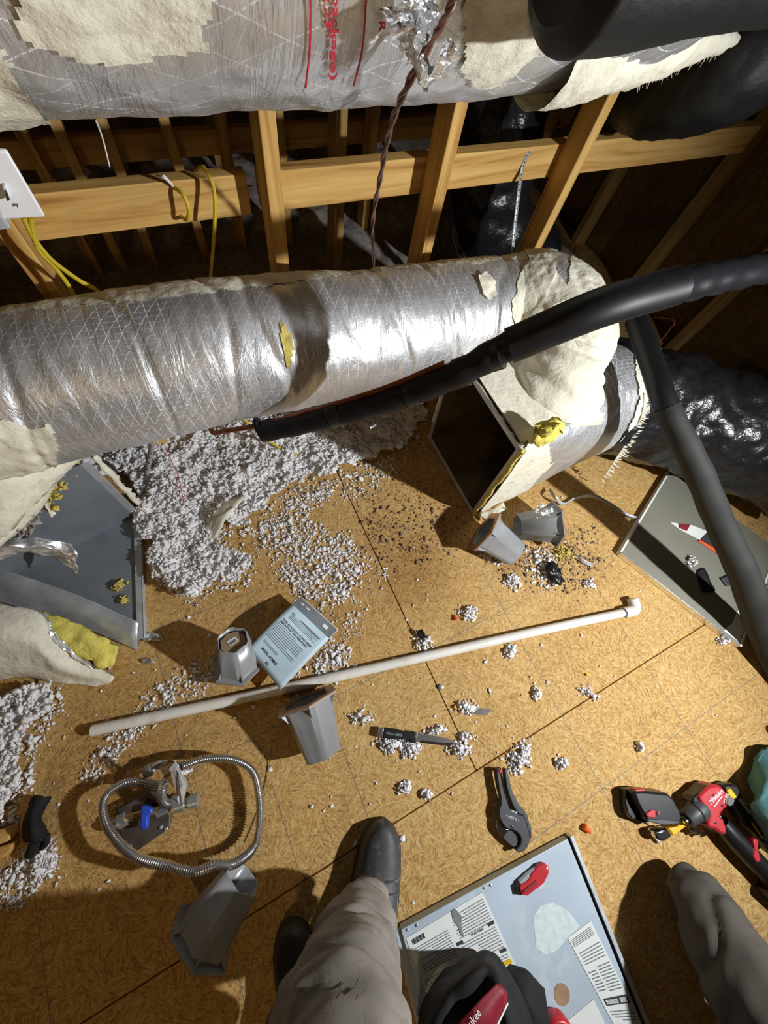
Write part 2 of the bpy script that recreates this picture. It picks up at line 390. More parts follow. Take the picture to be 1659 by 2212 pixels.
wb = bpy.data.objects.new('wall_back', None); C.objects.link(wb); wb['kind'] = 'structure'
YF = 1.0
def stud(x, z0, z1, y=YF, w=.036, d=.076, lean=0.0, mat='wood_z', parent=wb):
    mb = MB(); mb.beam((x, y+d/2, z0), (x+lean, y+d/2, z1), w, d, up=(0, 1, 0)); return mb.build('stud', M[mat], parent, bevel=.0025)
for x in (-1.62, -1.16, -.70, -.262, .275, .735, 1.215): stud(x, -.12, 2.0)
def rail(x0, x1, z, y=YF+.08, t=.038, h=.086, mat='wood_x', parent=wb):
    mb = MB(); mb.beam((x0, y+t/2, z), (x1, y+t/2, z), t, h); return mb.build('rail', M[mat], parent, bevel=.0025)
rail(-1.9, .232, .752); rail(.262, 2.18, .752)
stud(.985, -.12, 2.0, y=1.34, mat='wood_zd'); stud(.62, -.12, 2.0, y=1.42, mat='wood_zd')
# second and third truss rows further back
w2 = bpy.data.objects.new('wall_back_truss', None); C.objects.link(w2); w2['kind'] = 'structure'
for x, le in ((-.85, .2), (-.30, 0), (-.20, .05), (-.07, .1), (.18, -.05), (.355, .06), (.60, 0), (1.02, .05), (1.6, -.2)):
    stud(x, -.12, 2.0, y=2.0, lean=le, mat='wood_z', parent=w2)
rail(-1.9, .56, .395, y=2.09, parent=w2); rail(.56, 2.4, .395, y=2.09, parent=w2)
for x in (-.6, .0, .45, .9, 1.4):
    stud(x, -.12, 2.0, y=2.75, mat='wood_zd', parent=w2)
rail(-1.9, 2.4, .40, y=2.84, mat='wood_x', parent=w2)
w3 = bpy.data.objects.new('wall_back_deck', None); C.objects.link(w3); w3['kind'] = 'structure'
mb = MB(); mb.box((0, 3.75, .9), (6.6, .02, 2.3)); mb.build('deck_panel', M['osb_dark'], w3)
wr_ = bpy.data.objects.new('wall_right', None); C.objects.link(wr_); wr_['kind'] = 'structure'
for y0, y1 in ((-2.9, -1.68), (-1.68, -.46), (-.46, .76), (.76, 1.98), (1.98, 3.75)):
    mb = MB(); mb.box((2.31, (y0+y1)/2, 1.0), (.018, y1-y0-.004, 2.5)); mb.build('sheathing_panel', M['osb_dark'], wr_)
for y, le in ((.25, .0), (.72, 0), (1.12, 0), (1.6, .0), (2.2, 0)):
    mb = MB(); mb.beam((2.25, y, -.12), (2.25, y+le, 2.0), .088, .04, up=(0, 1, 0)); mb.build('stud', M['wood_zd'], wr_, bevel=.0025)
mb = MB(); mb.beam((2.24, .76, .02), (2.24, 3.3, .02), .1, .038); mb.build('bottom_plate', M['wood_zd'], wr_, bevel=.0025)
cl = bpy.data.objects.new('ceiling', None); C.objects.link(cl); cl['kind'] = 'structure'
for x0, x1 in ((-3.3, -.9), (-.9, 1.5), (1.5, 2.3)):
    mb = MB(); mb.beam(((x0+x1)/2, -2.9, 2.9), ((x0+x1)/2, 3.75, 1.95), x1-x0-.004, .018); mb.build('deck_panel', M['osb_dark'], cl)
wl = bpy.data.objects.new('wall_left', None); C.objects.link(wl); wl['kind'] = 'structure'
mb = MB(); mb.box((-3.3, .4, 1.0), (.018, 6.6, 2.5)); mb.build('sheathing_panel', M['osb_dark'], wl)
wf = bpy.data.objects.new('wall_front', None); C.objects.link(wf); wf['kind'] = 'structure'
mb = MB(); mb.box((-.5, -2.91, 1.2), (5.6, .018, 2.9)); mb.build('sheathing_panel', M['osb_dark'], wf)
for i, w in enumerate((wb, w2, w3)): pass

# ---------------------------------------------------------------- blown insulation
def poly_sd(x, y, P):            # signed distance in px (positive inside), vectorised
    P = np.array(P, float); n = len(P); d = np.full(x.shape, 1e9); ins = np.zeros(x.shape, bool)
    for i in range(n):
        a = P[i]; b = P[(i+1) % n]; e = b-a; wx = x-a[0]; wy = y-a[1]
        t = np.clip((wx*e[0]+wy*e[1])/(e@e), 0, 1); d = np.minimum(d, np.hypot(wx-t*e[0], wy-t*e[1]))
        c = ((a[1] > y) != (b[1] > y)) & (x < (b[0]-a[0])*(y-a[1])/(b[1]-a[1]+1e-9)+a[0]); ins ^= c
    return np.where(ins, d, -d)
def vnoise(x, y, s, seed=0):
    r = np.random.RandomState(seed); T = r.rand(256, 256); X = x/s; Y = y/s
    i = np.floor(X).astype(int); j = np.floor(Y).astype(int); fx = X-i; fy = Y-j; fx = fx*fx*(3-2*fx); fy = fy*fy*(3-2*fy)
    g = lambda a, b: T[a % 256, b % 256]
    return (g(i, j)*(1-fx)+g(i+1, j)*fx)*(1-fy)+(g(i, j+1)*(1-fx)+g(i+1, j+1)*fx)*fy
def fnoise(x, y, s, seed=0): return (vnoise(x, y, s, seed)*.55+vnoise(x, y, s/2.1, seed+1)*.28+vnoise(x, y, s/4.3, seed+2)*.17)
ZONES = [  # polygon in photo pixels on the floor, core density, depth of mound, edge softness px
 ([(150, 980), (330, 900), (560, 860), (840, 830), (930, 850), (920, 900), (880, 975), (800, 1010), (700, 1045), (640, 1075), (600, 1085), (545, 1140), (500, 1175), (560, 1205), (520, 1255), (430, 1300), (360, 1285), (310, 1225), (300, 1110), (230, 1010)], 1.0, .05, 26),
 ([(540, 1150), (620, 1090), (700, 1120), (760, 1130), (800, 1190), (820, 1240), (770, 1310), (720, 1335), (655, 1300), (610, 1240), (560, 1200)], .80, .014, 40),
 ([(600, 1080), (700, 1010), (850, 960), (870, 1000), (800, 1060), (700, 1110), (620, 1130)], .84, .006, 45),
 ([(-120, 1440), (60, 1440), (130, 1480), (120, 1540), (60, 1610), (55, 1700), (40, 1760), (-40, 1800), (-120, 1800)], .95, .03, 30),
 ([(60, 1830), (120, 1810), (130, 1850), (70, 1930), (20, 1960), (0, 1900)], .7, .01, 22),
 ([(320, 1490), (460, 1410), (510, 1440), (470, 1500), (400, 1520), (330, 1560), (280, 1600), (250, 1640), (210, 1700), (165, 1690), (190, 1630), (290, 1560)], .62, .012, 26),
 ([(620, 1440), (700, 1390), (770, 1400), (760, 1440), (680, 1470), (630, 1480)], .8, .012, 20),
 ([(700, 1330), (760, 1300), (800, 1330), (790, 1380), (730, 1400)], .35, .005, 30),
 ([(620, 1500), (690, 1495), (680, 1530), (640, 1550)], .7, .008, 18),
 ([(1100, 1180), (1160, 1170), (1200, 1210), (1190, 1260), (1150, 1250), (1120, 1210)], .8, .015, 22)]
DZ = [([(760, 1050), (900, 1040), (1010, 1130), (980, 1210), (860, 1230), (760, 1180)], .33), ([(1040, 1180), (1280, 1130), (1330, 1220), (1250, 1290), (1080, 1250)], .45), ([(860, 900), (920, 860), (930, 960), (890, 970)], .8)]
def cover(px, py):
    c = np.zeros(px.shape); h = np.zeros(px.shape)
    wob = (fnoise(px, py, 60, 3)-.5)*70+(fnoise(px, py, 16, 8)-.5)*26
    for P, dn, dep, soft in ZONES:
        d = poly_sd(px, py, P)+wob*(.5+soft/60); k = np.clip((d+soft*.35)/soft, 0, 1); c = np.maximum(c, k*dn); h = np.maximum(h, k*dep)
    return c, h
RNG = np.random.RandomState(11)
PHI = (1+5**.5)/2
ICO = np.array([(-1, PHI, 0), (1, PHI, 0), (-1, -PHI, 0), (1, -PHI, 0), (0, -1, PHI), (0, 1, PHI), (0, -1, -PHI), (0, 1, -PHI), (PHI, 0, -1), (PHI, 0, 1), (-PHI, 0, -1), (-PHI, 0, 1)])/1.9
ICF = np.array([(0, 11, 5), (0, 5, 1), (0, 1, 7), (0, 7, 10), (0, 10, 11), (1, 5, 9), (5, 11, 4), (11, 10, 2), (10, 7, 6), (7, 1, 8), (3, 9, 4), (3, 4, 2), (3, 2, 6), (3, 6, 8), (3, 8, 9), (4, 9, 5), (2, 4, 11), (6, 2, 10), (8, 6, 7), (9, 8, 1)])
def clumps(pos, size, jit=.62, flat=.6):
    n = len(pos); V = ICO[None]*(1+RNG.uniform(-jit, jit, (n, 12, 1)))+RNG.uniform(-.42, .42, (n, 12, 3))
    V = V*RNG.uniform(.6, 1.3, (n, 1, 3))
    a = RNG.uniform(0, 6.28, (n, 3)); c = np.cos(a); s = np.sin(a)
    for (i, j, k) in ((0, 1, 2), (1, 2, 0)):
        x = V[:, :, i]*c[:, k:k+1]-V[:, :, j]*s[:, k:k+1]; y = V[:, :, i]*s[:, k:k+1]+V[:, :, j]*c[:, k:k+1]; V[:, :, i] = x; V[:, :, j] = y
    V[:, :, 2] *= flat
    V = V*size[:, None, None]+pos[:, None, :]
    return V.reshape(-1, 3), (ICF[None]+np.arange(n)[:, None, None]*12).reshape(-1, 3)
def floor_np(px, py):
    r = RW @ np.stack([px-829.5, py-1106, np.full(px.shape, F_PX)]); t = -CAM_H/r[2]; return r[0]*t, r[1]*t
def px_np(X, Y, Z):
    c = np.tensordot(RW.T, np.stack([X, Y, Z-CAM_H]), 1); return c[0]/c[2]*F_PX+829.5, c[1]/c[2]*F_PX+1106
def in_boxes(X, Y):              # keep clear of the sheet-metal box bottoms
    return ((X > .70) & (X < 1.5) & (Y > .28) & (Y < .75)) | ((X < -.40-(Y-.76)*-.17) & (Y > .33) & (Y < .80))
# mound sheet
gx, gy = np.meshgrid(np.arange(-1.3, 1.3, .006), np.arange(-.75, 1.12, .006), indexing='ij')
px, py = px_np(gx, gy, gx*0); c, h = cover(px, py)
c = np.where(gy > .93, 1, c); h = np.where(gy > .93, .05, h)
hh = h*(.35+1.1*fnoise(gx, gy, .07, 21)+.55*(fnoise(gx, gy, .018, 5)-.5))+(vnoise(gx, gy, .006, 9)-.5)*.006
hh = np.clip(hh, .001, None); ok = (c > .86) & ~in_boxes(gx, gy)
idx = np.arange(gx.size).reshape(gx.shape); q = ok[:-1, :-1] & ok[1:, :-1] & ok[1:, 1:] & ok[:-1, 1:]
Q = np.stack([idx[:-1, :-1][q], idx[1:, :-1][q], idx[1:, 1:][q], idx[:-1, 1:][q]], 1)
used, inv = np.unique(Q, return_inverse=True); Vv = np.stack([gx.ravel(), gy.ravel(), hh.ravel()], 1)[used]
bed = fast_mesh('insulation_bed', Vv, inv.reshape(Q.shape))
ins = thing('blown_insulation', 'white blown-in loose insulation spread over the board floor under the silver duct', 'insulation'); ins['kind'] = 'stuff'
tag(link_mesh('insulation_mound', bed, M['wool'], ins, 180), kind='stuff')
# tufts
N = 420000; tx = RNG.uniform(-80, 1659, N); ty = RNG.uniform(830, 1980, N); c, h = cover(tx, ty)
dens = c**1.3*.85*(.3+1.5*np.clip(fnoise(tx, ty, 26, 33)-.22, 0, 1)); keep = RNG.rand(N) < dens
tx, ty, h, c = tx[keep], ty[keep], h[keep], c[keep]
X, Y = floor_np(tx, ty); k = (Y < 1.0) & ~in_boxes(X, Y); X, Y, h, c = X[k], Y[k], h[k], c[k]
if len(X) > 80000: s_ = RNG.permutation(len(X))[:80000]; X, Y, h, c = X[s_], Y[s_], h[s_], c[s_]
sz = RNG.gamma(2.2, .00115, len(X)).clip(.001, .0085)*(.6+.5*c)
z = h*(.35+1.1*fnoise(X, Y, .07, 21)+.55*(fnoise(X, Y, .018, 5)-.5))*(c > .86)+sz*.5+RNG.rand(len(X))*sz*.8
V1, T1 = clumps(np.stack([X, Y, z], 1), sz)
# thin scatter all over
n = 2600; tx = RNG.uniform(-40, 1659, n); ty = RNG.uniform(1000, 2200, n)
w = np.clip(1.25-np.abs(ty-1380)/520, .05, 1)*np.clip(1.3-np.abs(tx-620)/900, .12, 1)*(.2+1.6*(fnoise(tx, ty, 90, 51)-.2)); kk = RNG.rand(n) < w*.8; tx, ty = tx[kk], ty[kk]
X, Y = floor_np(tx, ty); k = ~in_boxes(X, Y); X, Y = X[k], Y[k]; sz = RNG.gamma(1.6, .0013, len(X)).clip(.0008, .007)
V2, T2 = clumps(np.stack([X, Y, sz*.45], 1), sz, flat=.6)
o = link_mesh('insulation_tufts', fast_mesh('insulation_tufts', np.concatenate([V1, V2]), np.concatenate([T1, T2+len(V1)])), M['wool'], ins, 0); o['kind'] = 'stuff'
# dusty crumbs
N = 42000; tx = RNG.uniform(740, 1340, N); ty = RNG.uniform(850, 1300, N); dn = tx*0
for P, d_ in DZ: dn = np.maximum(dn, np.clip((poly_sd(tx, ty, P)+15)/60, 0, 1)*d_)
kk = RNG.rand(N) < dn*.8; X, Y = floor_np(tx[kk], ty[kk]); k = ~in_boxes(X, Y); X, Y = X[k], Y[k]
sz = RNG.gamma(1.7, .0011, len(X)).clip(.0007, .008)
V3, T3 = clumps(np.stack([X, Y, sz*.5], 1), sz)
db = link_mesh('dusty_debris', fast_mesh('dusty_debris', V3, T3), M['dust'], None, 0)
tag(db, 'brown and grey dusty crumbs of old insulation strewn before the open right-hand box', 'debris', kind='stuff')
# back bay, beyond the studs
gx, gy = np.meshgrid(np.arange(-3.0, 2.25, .03), np.arange(1.10, 3.7, .03), indexing='ij')
hh = -.05+.07*fnoise(gx, gy, .35, 2)+.04*fnoise(gx, gy, .06, 4); idx = np.arange(gx.size).reshape(gx.shape)
Q = np.stack([idx[:-1, :-1].ravel(), idx[1:, :-1].ravel(), idx[1:, 1:].ravel(), idx[:-1, 1:].ravel()], 1)
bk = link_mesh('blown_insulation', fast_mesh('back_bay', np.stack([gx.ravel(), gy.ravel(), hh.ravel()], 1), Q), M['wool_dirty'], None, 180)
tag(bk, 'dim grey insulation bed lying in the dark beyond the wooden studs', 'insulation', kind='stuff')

def tuft(px_, py_, wpx, hpx, n, label, mat='wool', name='insulation_tuft', cat='insulation', rot=0, z=0, group=None):
    c0 = Fl(px_, py_, z); a = RNG.normal(0, .33, n); b = RNG.normal(0, .33, n); r = math.radians(rot)
    X_ = px_+a*wpx*math.cos(r)-b*hpx*math.sin(r); Y_ = py_+a*wpx*math.sin(r)+b*hpx*math.cos(r)
    X, Y = floor_np(X_, Y_); X = c0.x+(X-Fl(px_, py_).x); Y = c0.y+(Y-Fl(px_, py_).y)
    n = int(n*3.2); a = RNG.normal(0, .25, n); b = RNG.normal(0, .25, n); w3 = (vnoise(a+3, b+5, .22, int(px_) % 97) > .34); a, b = a[w3], b[w3]; n = len(a); X_ = px_+a*wpx*math.cos(r)-b*hpx*math.sin(r); Y_ = py_+a*wpx*math.sin(r)+b*hpx*math.cos(r)
    X, Y = floor_np(X_, Y_); X = c0.x+(X-Fl(px_, py_).x); Y = c0.y+(Y-Fl(px_, py_).y)
    sz = RNG.gamma(3, .00095, n).clip(.001, .0055); q = np.exp(-(a*a+b*b)/.25)
    Z = sz*.5+RNG.rand(n)*q*.022
    V, T = clumps(np.stack([X-c0.x, Y-c0.y, Z], 1), sz)
    o = link_mesh(name, fast_mesh(name, V, T), M[mat], None, 0); o.location = c0
    return tag(o, label, cat, group)
for a in ((1120, 1635, 42, 62, 210, 'large white insulation tuft at the head of the black pipe cutter', 20), (1004, 1527, 44, 26, 120, 'white insulation tuft covering the end of the thin blade', 0),
          (1010, 1325, 38, 34, 110, 'white insulation tuft beside the orange wire nut above the pipe', -30), (1100, 1408, 22, 26, 60, 'small upright insulation tuft just below the white pipe', 0),
          (1157, 1496, 18, 26, 45, 'small insulation tuft right of the dull blade, near the pipe', 0), (1270, 1497, 40, 18, 60, 'insulation crumbs gathered under the tiny yellow piece', 30),
          (780, 1548, 44, 24, 110, 'insulation tuft above the knife and right of the grey riser', 0), (843, 1605, 50, 34, 170, 'insulation tuft under the butt of the black knife handle', 0),
          (885, 1612, 44, 40, 170, 'insulation tuft lying against the middle of the knife handle', 0), (990, 1618, 42, 26, 130, 'insulation tuft tucked under the tip of the knife blade', 0),
          (940, 1577, 40, 16, 80, 'thin insulation tuft along the top of the knife guard', -10), (873, 1700, 24, 22, 60, 'round insulation tuft alone above the shoe toe', 0),
          (920, 1714, 22, 18, 50, 'smaller insulation tuft right of the round one', 0), (1213, 1650, 30, 20, 60, 'insulation tuft right of the pipe cutter head', 10),
          (1378, 1612, 14, 20, 35, 'lone insulation tuft in the open floor far right', 0), (915, 1388, 34, 34, 110, 'insulation tuft with a dark scrap at the white pipe', 0),
          (1060, 1203, 50, 22, 110, 'grey insulation tuft in front of the silver riser', 25), (1105, 1256, 36, 26, 90, 'pale insulation tuft below the right-hand risers', 35),
          (395, 1665, 30, 14, 50, 'insulation crumbs beside the flexible hose fitting', 10), (90, 1870, 60, 50, 200, 'white insulation tuft at the floor seam below the black glove', -40),
          (1270, 1262, 26, 18, 60, 'white insulation crumbs right of the dusty heap', 30), (1005, 1590, 30, 14, 50, 'insulation flakes scattered beside the knife point', 0)):
    tuft(*a[:5], a[5], rot=a[6])
tuft(1215, 1195, 34, 30, 110, 'yellow fibreglass scrap in the dusty heap by the grey risers', 'yellow_wool', 'fibreglass_scrap', 'insulation')
tuft(260, 1265, 30, 16, 60, 'upper yellow fibreglass scrap lying inside the open grey box', 'yellow_wool', 'fibreglass_scrap', 'insulation', -35, z=.012)
tuft(270, 1296, 16, 14, 40, 'lower yellow fibreglass scrap lying inside the open grey box', 'yellow_wool', 'fibreglass_scrap', 'insulation', 0, z=.012)
def scrap(name, label, cat, rows, mat, thick=.001, nse=.004, n=5, seed=0, w=False, parent=None, ns=30):
    G, UV = patch(rows, n, nse, ns, seed, w=w); c0 = sum((p for r in G for p in r), Vector())/(len(G)*len(G[0])); c0.z = min(p.z for r in G for p in r)
    if parent: return grid_obj(name, G, M[mat], parent, UV, thick=thick)
    G = [[p-c0 for p in r] for r in G]; o = grid_obj(name, G, M[mat], None, UV, thick=thick); o.location = c0
    return tag(o, label, cat) if label else o
scrap('mastic_flake', 'cracked white mastic flake standing up out of the loose insulation', 'debris', [[(440, 1175, .02), (470, 1160, .05)], [(455, 1110, .06), (495, 1110, .09)], [(480, 1080, .05), (530, 1070, .07)]], 'mastic', .004, .006)
scrap('plastic_scrap', 'torn black plastic scrap lying below the dusty heap', 'debris', [[(1178, 1222, .02), (1190, 1212, .035), (1205, 1222, .02)], [(1185, 1240, .035), (1200, 1236, .045), (1212, 1240, .02)], [(1190, 1262, .006), (1205, 1262, .02), (1222, 1258, .006)]], 'black', .0015, .014, ns=60)
scrap('plastic_scrap', 'small black scrap sticking up above the white pipe', 'debris', [[(899, 1358, .025), (910, 1358, .03)], [(905, 1372, .02), (920, 1374, .02)], [(912, 1384, .004), (925, 1384, .004)]], 'black', .0015, .008, ns=60)
scrap('insulation_liner', 'curled grey strip of liner right of the dusty heap', 'debris', [[(1238, 1190, .01), (1243, 1196, .02)], [(1258, 1208, .025), (1255, 1215, .01)], [(1282, 1220, .008), (1276, 1224, .004)]], 'galv', .001, .003)

# ---------------------------------------------------------------- silver ducts
def ragged(G, fn): return [[fn(i, j) for j in range(len(G[0]))] for i in range(len(G)-1)]
def shell(name, G, N, UV, mask, off, mat, parent, rough=.004, seed=0):
    H = [[G[i][j]+N[i][j]*(off+rough*fbm(G[i][j], 28, seed)) for j in range(len(G[0]))] for i in range(len(G))]
    return grid_obj(name, H, M[mat], parent, UV, wrap=True, mask=mask)
def band(u, th, edges, amp=.03, fr=14, seed=0):
    """edges: list of (th_deg, ulow, uhigh) piecewise; returns inside test"""
    return None
# upper duct
ud = thing('silver_duct', 'large silver foil-wrapped duct with red print crossing the top of the picture', 'duct', (0, 0, 0))
UY, UZ, UR = .75, 1.278, .22
def ud_disp(L, th, p): return .006*fbm(p, 7, 2)+.003*nz(p, 30, 4)
path = [(-.9, UY+.10, UZ+.02), (-.55, UY+.02, UZ), (-.1, UY, UZ), (.3, UY, UZ), (.62, UY+.01, UZ), (.80, UY+.02, UZ+.01), (.92, UY+.05, UZ+.03)]
G, UV, N = duct_grid(path, lambda t: UR-.012*max(0, t-.8)*5 if t > .04 else UR, 300, ud_disp, 80)
grid_obj('foil_jacket', G, M['foil_wide'], ud, UV, wrap=True)
def px_mask(G, polys, amp=16, fr=.03, seed=0, front=True):
    out = []
    nu, nv = len(G), len(G[0]); AG = np.array([[(p.x, p.y, p.z) for p in r] for r in G]); ax, ay = px_np(AG[:, :, 0], AG[:, :, 1], AG[:, :, 2])
    wob = (fnoise(ax, ay, 40, seed)-.5)*amp*2+(fnoise(ax, ay, 14, seed+5)-.5)*amp*.7
    m = np.zeros(ax.shape, bool)
    for P in polys: m |= (poly_sd(ax, ay, P)+wob) > 0
    return m
def facing(G, N):
    cam_ = Vector((0, 0, CAM_H)); return [[(cam_-G[i][j]).dot(N[i][j]) > -.05 for j in range(len(G[0]))] for i in range(len(G))]
fc = facing(G, N)
m = px_mask(G, [[(20, -200), (450, -200), (448, 30), (430, 70), (445, 115), (340, 122), (270, 140), (190, 130), (110, 108), (40, 90), (25, 20)]], 8, seed=3)
shell('mastic_patch', G, N, UV, [[bool(m[i][j]) and fc[i][j] for j in range(300)] for i in range(len(G)-1)], .004, 'mastic', ud, .006, 3)
m = px_mask(G, [[(1000, -200), (1320, -200), (1330, 30), (1245, 75), (1150, 120), (1080, 180), (1020, 180), (985, 145), (1000, 90), (992, 30)]], 10, seed=6)
shell('mastic_patch', G, N, UV, [[bool(m[i][j]) and fc[i][j] for j in range(300)] for i in range(len(G)-1)], .004, 'mastic', ud, .005, 8)
m = px_mask(G, [[(-200, 60), (0, 100), (30, 170), (80, 240), (110, 270), (-200, 300)]], 9, seed=9)
shell('mastic_patch', G, N, UV, [[bool(m[i][j]) and fc[i][j] for j in range(300)] for i in range(len(G)-1)], .005, 'mastic', ud, .008, 8)
# red print wrapped on the jacket
def on_ud(px_, py_, off=.0022):       # intersect pixel ray with the upper duct cylinder
    r = ray(px_, py_); o_ = np.array([0, 0-UY, CAM_H-UZ]); d = np.array([0, r[1], r[2]])
    A = d@d; B = 2*(o_@d); Cq = o_@o_-(UR+off+.004)**2; D = max(B*B-4*A*Cq, 0); t = (-B-math.sqrt(D))/(2*A)
    return Vector((r[0]*t, r[1]*t, CAM_H+r[2]*t))
def pr_line(name, pts, wd_, par):
    G_ = []
    P = spline([Vector((a, b, 0)) for a, b in pts], 8)
    for p in P: G_.append([on_ud(p.x-wd_/2, p.y), on_ud(p.x+wd_/2, p.y)])
    return grid_obj(name, G_, M['red_ink'], par, thick=.0006)
pr_line('printed_line', [(671, -60), (671, 30), (669, 110), (660, 190)], 4.5, ud); pr_line('printed_line', [(793, -60), (789, 30), (782, 110), (764, 186)], 4.0, ud)
def text_mesh(s, size=1.0, bold=0):
    cu = bpy.data.curves.new('t', 'FONT'); cu.body = s; cu.size = size; cu.offset = bold; cu.resolution_u = 2
    o = bpy.data.objects.new('t', cu); C.objects.link(o); dg = bpy.context.evaluated_depsgraph_get(); dg.update()
    me = bpy.data.meshes.new_from_object(o.evaluated_get(dg)); bpy.data.objects.remove(o); V = [tuple(v.co) for v in me.vertices]; Fc = [tuple(p.vertices) for p in me.polygons]
    bpy.data.meshes.remove(me); return V, Fc
def text_on_ud(s, x0, y0, cap, adv, lean):
    V, Fc = text_mesh(s, 1, .02); xm = max(v[0] for v in V)
    W = [on_ud(x0+v[1]*cap*1.4+lean*v[0]/xm, y0+v[0]/xm*adv) for v in V]
    mb = MB(); mb.add([tuple(p) for p in W], Fc); o = mb.build('printed_text', M['red_ink'], ud, smooth=0); mo = o.modifiers.new('t', 'SOLIDIFY'); mo.thickness = .0006; return o
text_on_ud('for package)', 724, -90, 14, 264, -10); text_on_ud('is 2.25"', 697, -58, 13, 140, 8)
text_on_ud('R', 819, 45, 14, 25, 0)
# foil tape ends stuck on the upper duct
def sc_w(pts, y): return [[Wy(a, b, y+c) for a, b, c in r] for r in pts]
tp = thing('foil_tape', 'crumpled shiny foil tape hanging over the cable on the upper duct', 'tape', (0, 0, 0))
for rows, sd in (([[(812, 25, .012), (870, -10, .0), (900, -40, 0)], [(845, 75, -.01), (890, 45, -.02), (930, 0, 0)], [(868, 108, 0), (900, 85, -.02), (945, 60, -.005)], [(878, 142, 0), (893, 122, -.01), (905, 100, .0)]], 1),
                 ([[(880, 140, -.01), (900, 118, -.02), (925, 122, -.02)], [(898, 165, -.01), (915, 158, -.02), (935, 150, -.025)], [(912, 197, 0), (925, 180, -.01), (950, 160, -.02)]], 4),
                 ([[(925, 160, -.015), (950, 175, -.01)], [(945, 120, -.03), (984, 118, -.03)], [(962, 85, -.02), (970, 85, -.03)]], 9),
                 ([[(900, -40, 0), (940, -40, 0)], [(930, 20, -.01), (945, 25, -.01)], [(925, 70, 0), (945, 60, 0)]], 12)):
    G_, U_ = patch(sc_w(rows, .515), 8, .007, 60, sd, w=True, extra=lambda i, j, p: Vector((0, -.008*abs(nz(p, 38, sd)), 0))); grid_obj('tape_strip', G_, M['tape'], tp, U_, thick=.0006, smooth=0)

# left mastic sleeve end and right collar of the upper duct
uc = thing('duct_collar', 'cream mastic covered collar with frayed edge right of the upper duct', 'duct', (0, 0, 0))
pth = [Wy(1180, 60, .66), Wy(1260, 62, .66), Wy(1340, 66, .68), Wy(1430, 76, .72), Wy(1510, 84, .78), Wy(1590, 86, .84)]
Gc, UVc, Nc = duct_grid(pth, lambda t: .082-.074*t**2.0, 60, lambda L, th, p: .006*fbm(p, 20, 5)+.004*nz(p, 60, 2), 12)
grid_obj('foil_jacket', Gc, M['mastic'], uc, UVc, wrap=True)
fr = MB()
for i in range(46):
    t = i/45; a = Wy(1380+190*t+rnd.uniform(-4, 4), 176-78*t+rnd.uniform(-6, 4), .70+.12*t); b = a+Vector((rnd.uniform(-.006, .012), rnd.uniform(-.01, .01), -rnd.uniform(.006, .022)))
    fr.tube([a+Vector((0, 0, .02)), a, b], [.0016, .0012, .0003], 4)
fr.build('frayed_fabric', M['mastic'], uc)

# lower duct
ld = thing('silver_duct', 'silver foil-wrapped round duct hanging across the middle of the picture, ending in a mastic elbow', 'duct', (0, 0, 0))
def wrk(L, th, p):
    w = .007*fbm(p, 6, 12)+.0035*abs(nz((p[0]*4, p[1], p[2]), 9, 3))
    w += -.006*math.exp(-((nz((p[0]*2.2, p[1]*.6, p[2]*.6), 3.4, 8))/.05)**2)
    return w
lpath = [(-1.05, .79, .61), (-.75, .80, .60), (-.45, .80, .585), (-.1, .79, .585), (.2, .78, .57), (.5, .79, .53), (.8, .80, .50), (.93, .785, .50), (1.035, .72, .515), (1.05, .62, .525), (1.0, .545, .50), (.965, .50, .44)]
def lrad(t):
    if t < .64: return .160
    if t < .80: return .160+.018*math.sin((t-.64)/.16*math.pi)
    return .160-.045*(t-.80)/.20
G, UV, N = duct_grid(lpath, lrad, 240, wrk, 55)
grid_obj('foil_jacket', G, M['foil'], ld, UV, wrap=True)
fc = facing(G, N); nv = 240
def lm(poly, seed, amp=10): 
    m = px_mask(G, poly, amp, seed=seed); return [[bool(m[i][j]) for j in range(nv)] for i in range(len(G)-1)]
mk = lm([[(1105, 500), (1140, 560), (1105, 650), (1110, 700), (1090, 760), (1040, 820), (1100, 1000), (1500, 1000), (1500, 500), (1250, 520), (1230, 560), (1225, 620), (1195, 585), (1200, 540), (1150, 520)]], 4, 7)
shell('mastic_sleeve', G, N, UV, mk, .0035, 'mastic', ld, .006, 5)
mk = lm([[(-300, 880), (0, 905), (60, 930), (100, 915), (120, 960), (125, 1005), (-300, 1100)]], 7, 7)
shell('mastic_sleeve', G, N, UV, mk, .004, 'mastic', ld, .008, 6)
mk = lm([[(1028, 605), (1045, 595), (1062, 615), (1070, 640), (1055, 655), (1035, 640)]], 17, 4)
mk = [[mk[i][j] and fc[i][j] for j in range(nv)] for i in range(len(mk))]
shell('mastic_dab', G, N, UV, mk, .012, 'mastic', ld, .012, 16)
mk = lm([[(-50, 640), (150, 632), (430, 600), (600, 590), (800, 575), (1000, 548), (1110, 530), (1110, 560), (960, 572), (700, 600), (520, 625), (300, 650), (120, 668), (-50, 680)]], 27, 9)
shell('mastic_seam', G, N, UV, mk, .0015, 'mastic', ld, .003, 26)
mk = lm([[(602, 700), (612, 705), (626, 730), (630, 755), (622, 800), (615, 795), (612, 760), (605, 735)]], 31, 2)
mk = [[mk[i][j] and fc[i][j] for j in range(nv)] for i in range(len(mk))]
shell('exposed_fibreglass', G, N, UV, mk, .003, 'yellow_wool', ld, .006, 33)
# swirled mastic skirt round the base of the elbow
G2, UV2, N2 = duct_grid([(1.02, .56, .54), (.985, .52, .505), (.97, .50, .475), (.96, .49, .44)], lambda t: .115+.075*t**1.5, 90,
                        lambda L, th, p: .005*math.sin(L*190+3*math.sin(th*2)+2*nz(p, 12, 3))+.006*fbm(p, 18, 4), 12)
grid_obj('mastic_skirt', G2, M['mastic'], ld, UV2, wrap=True)

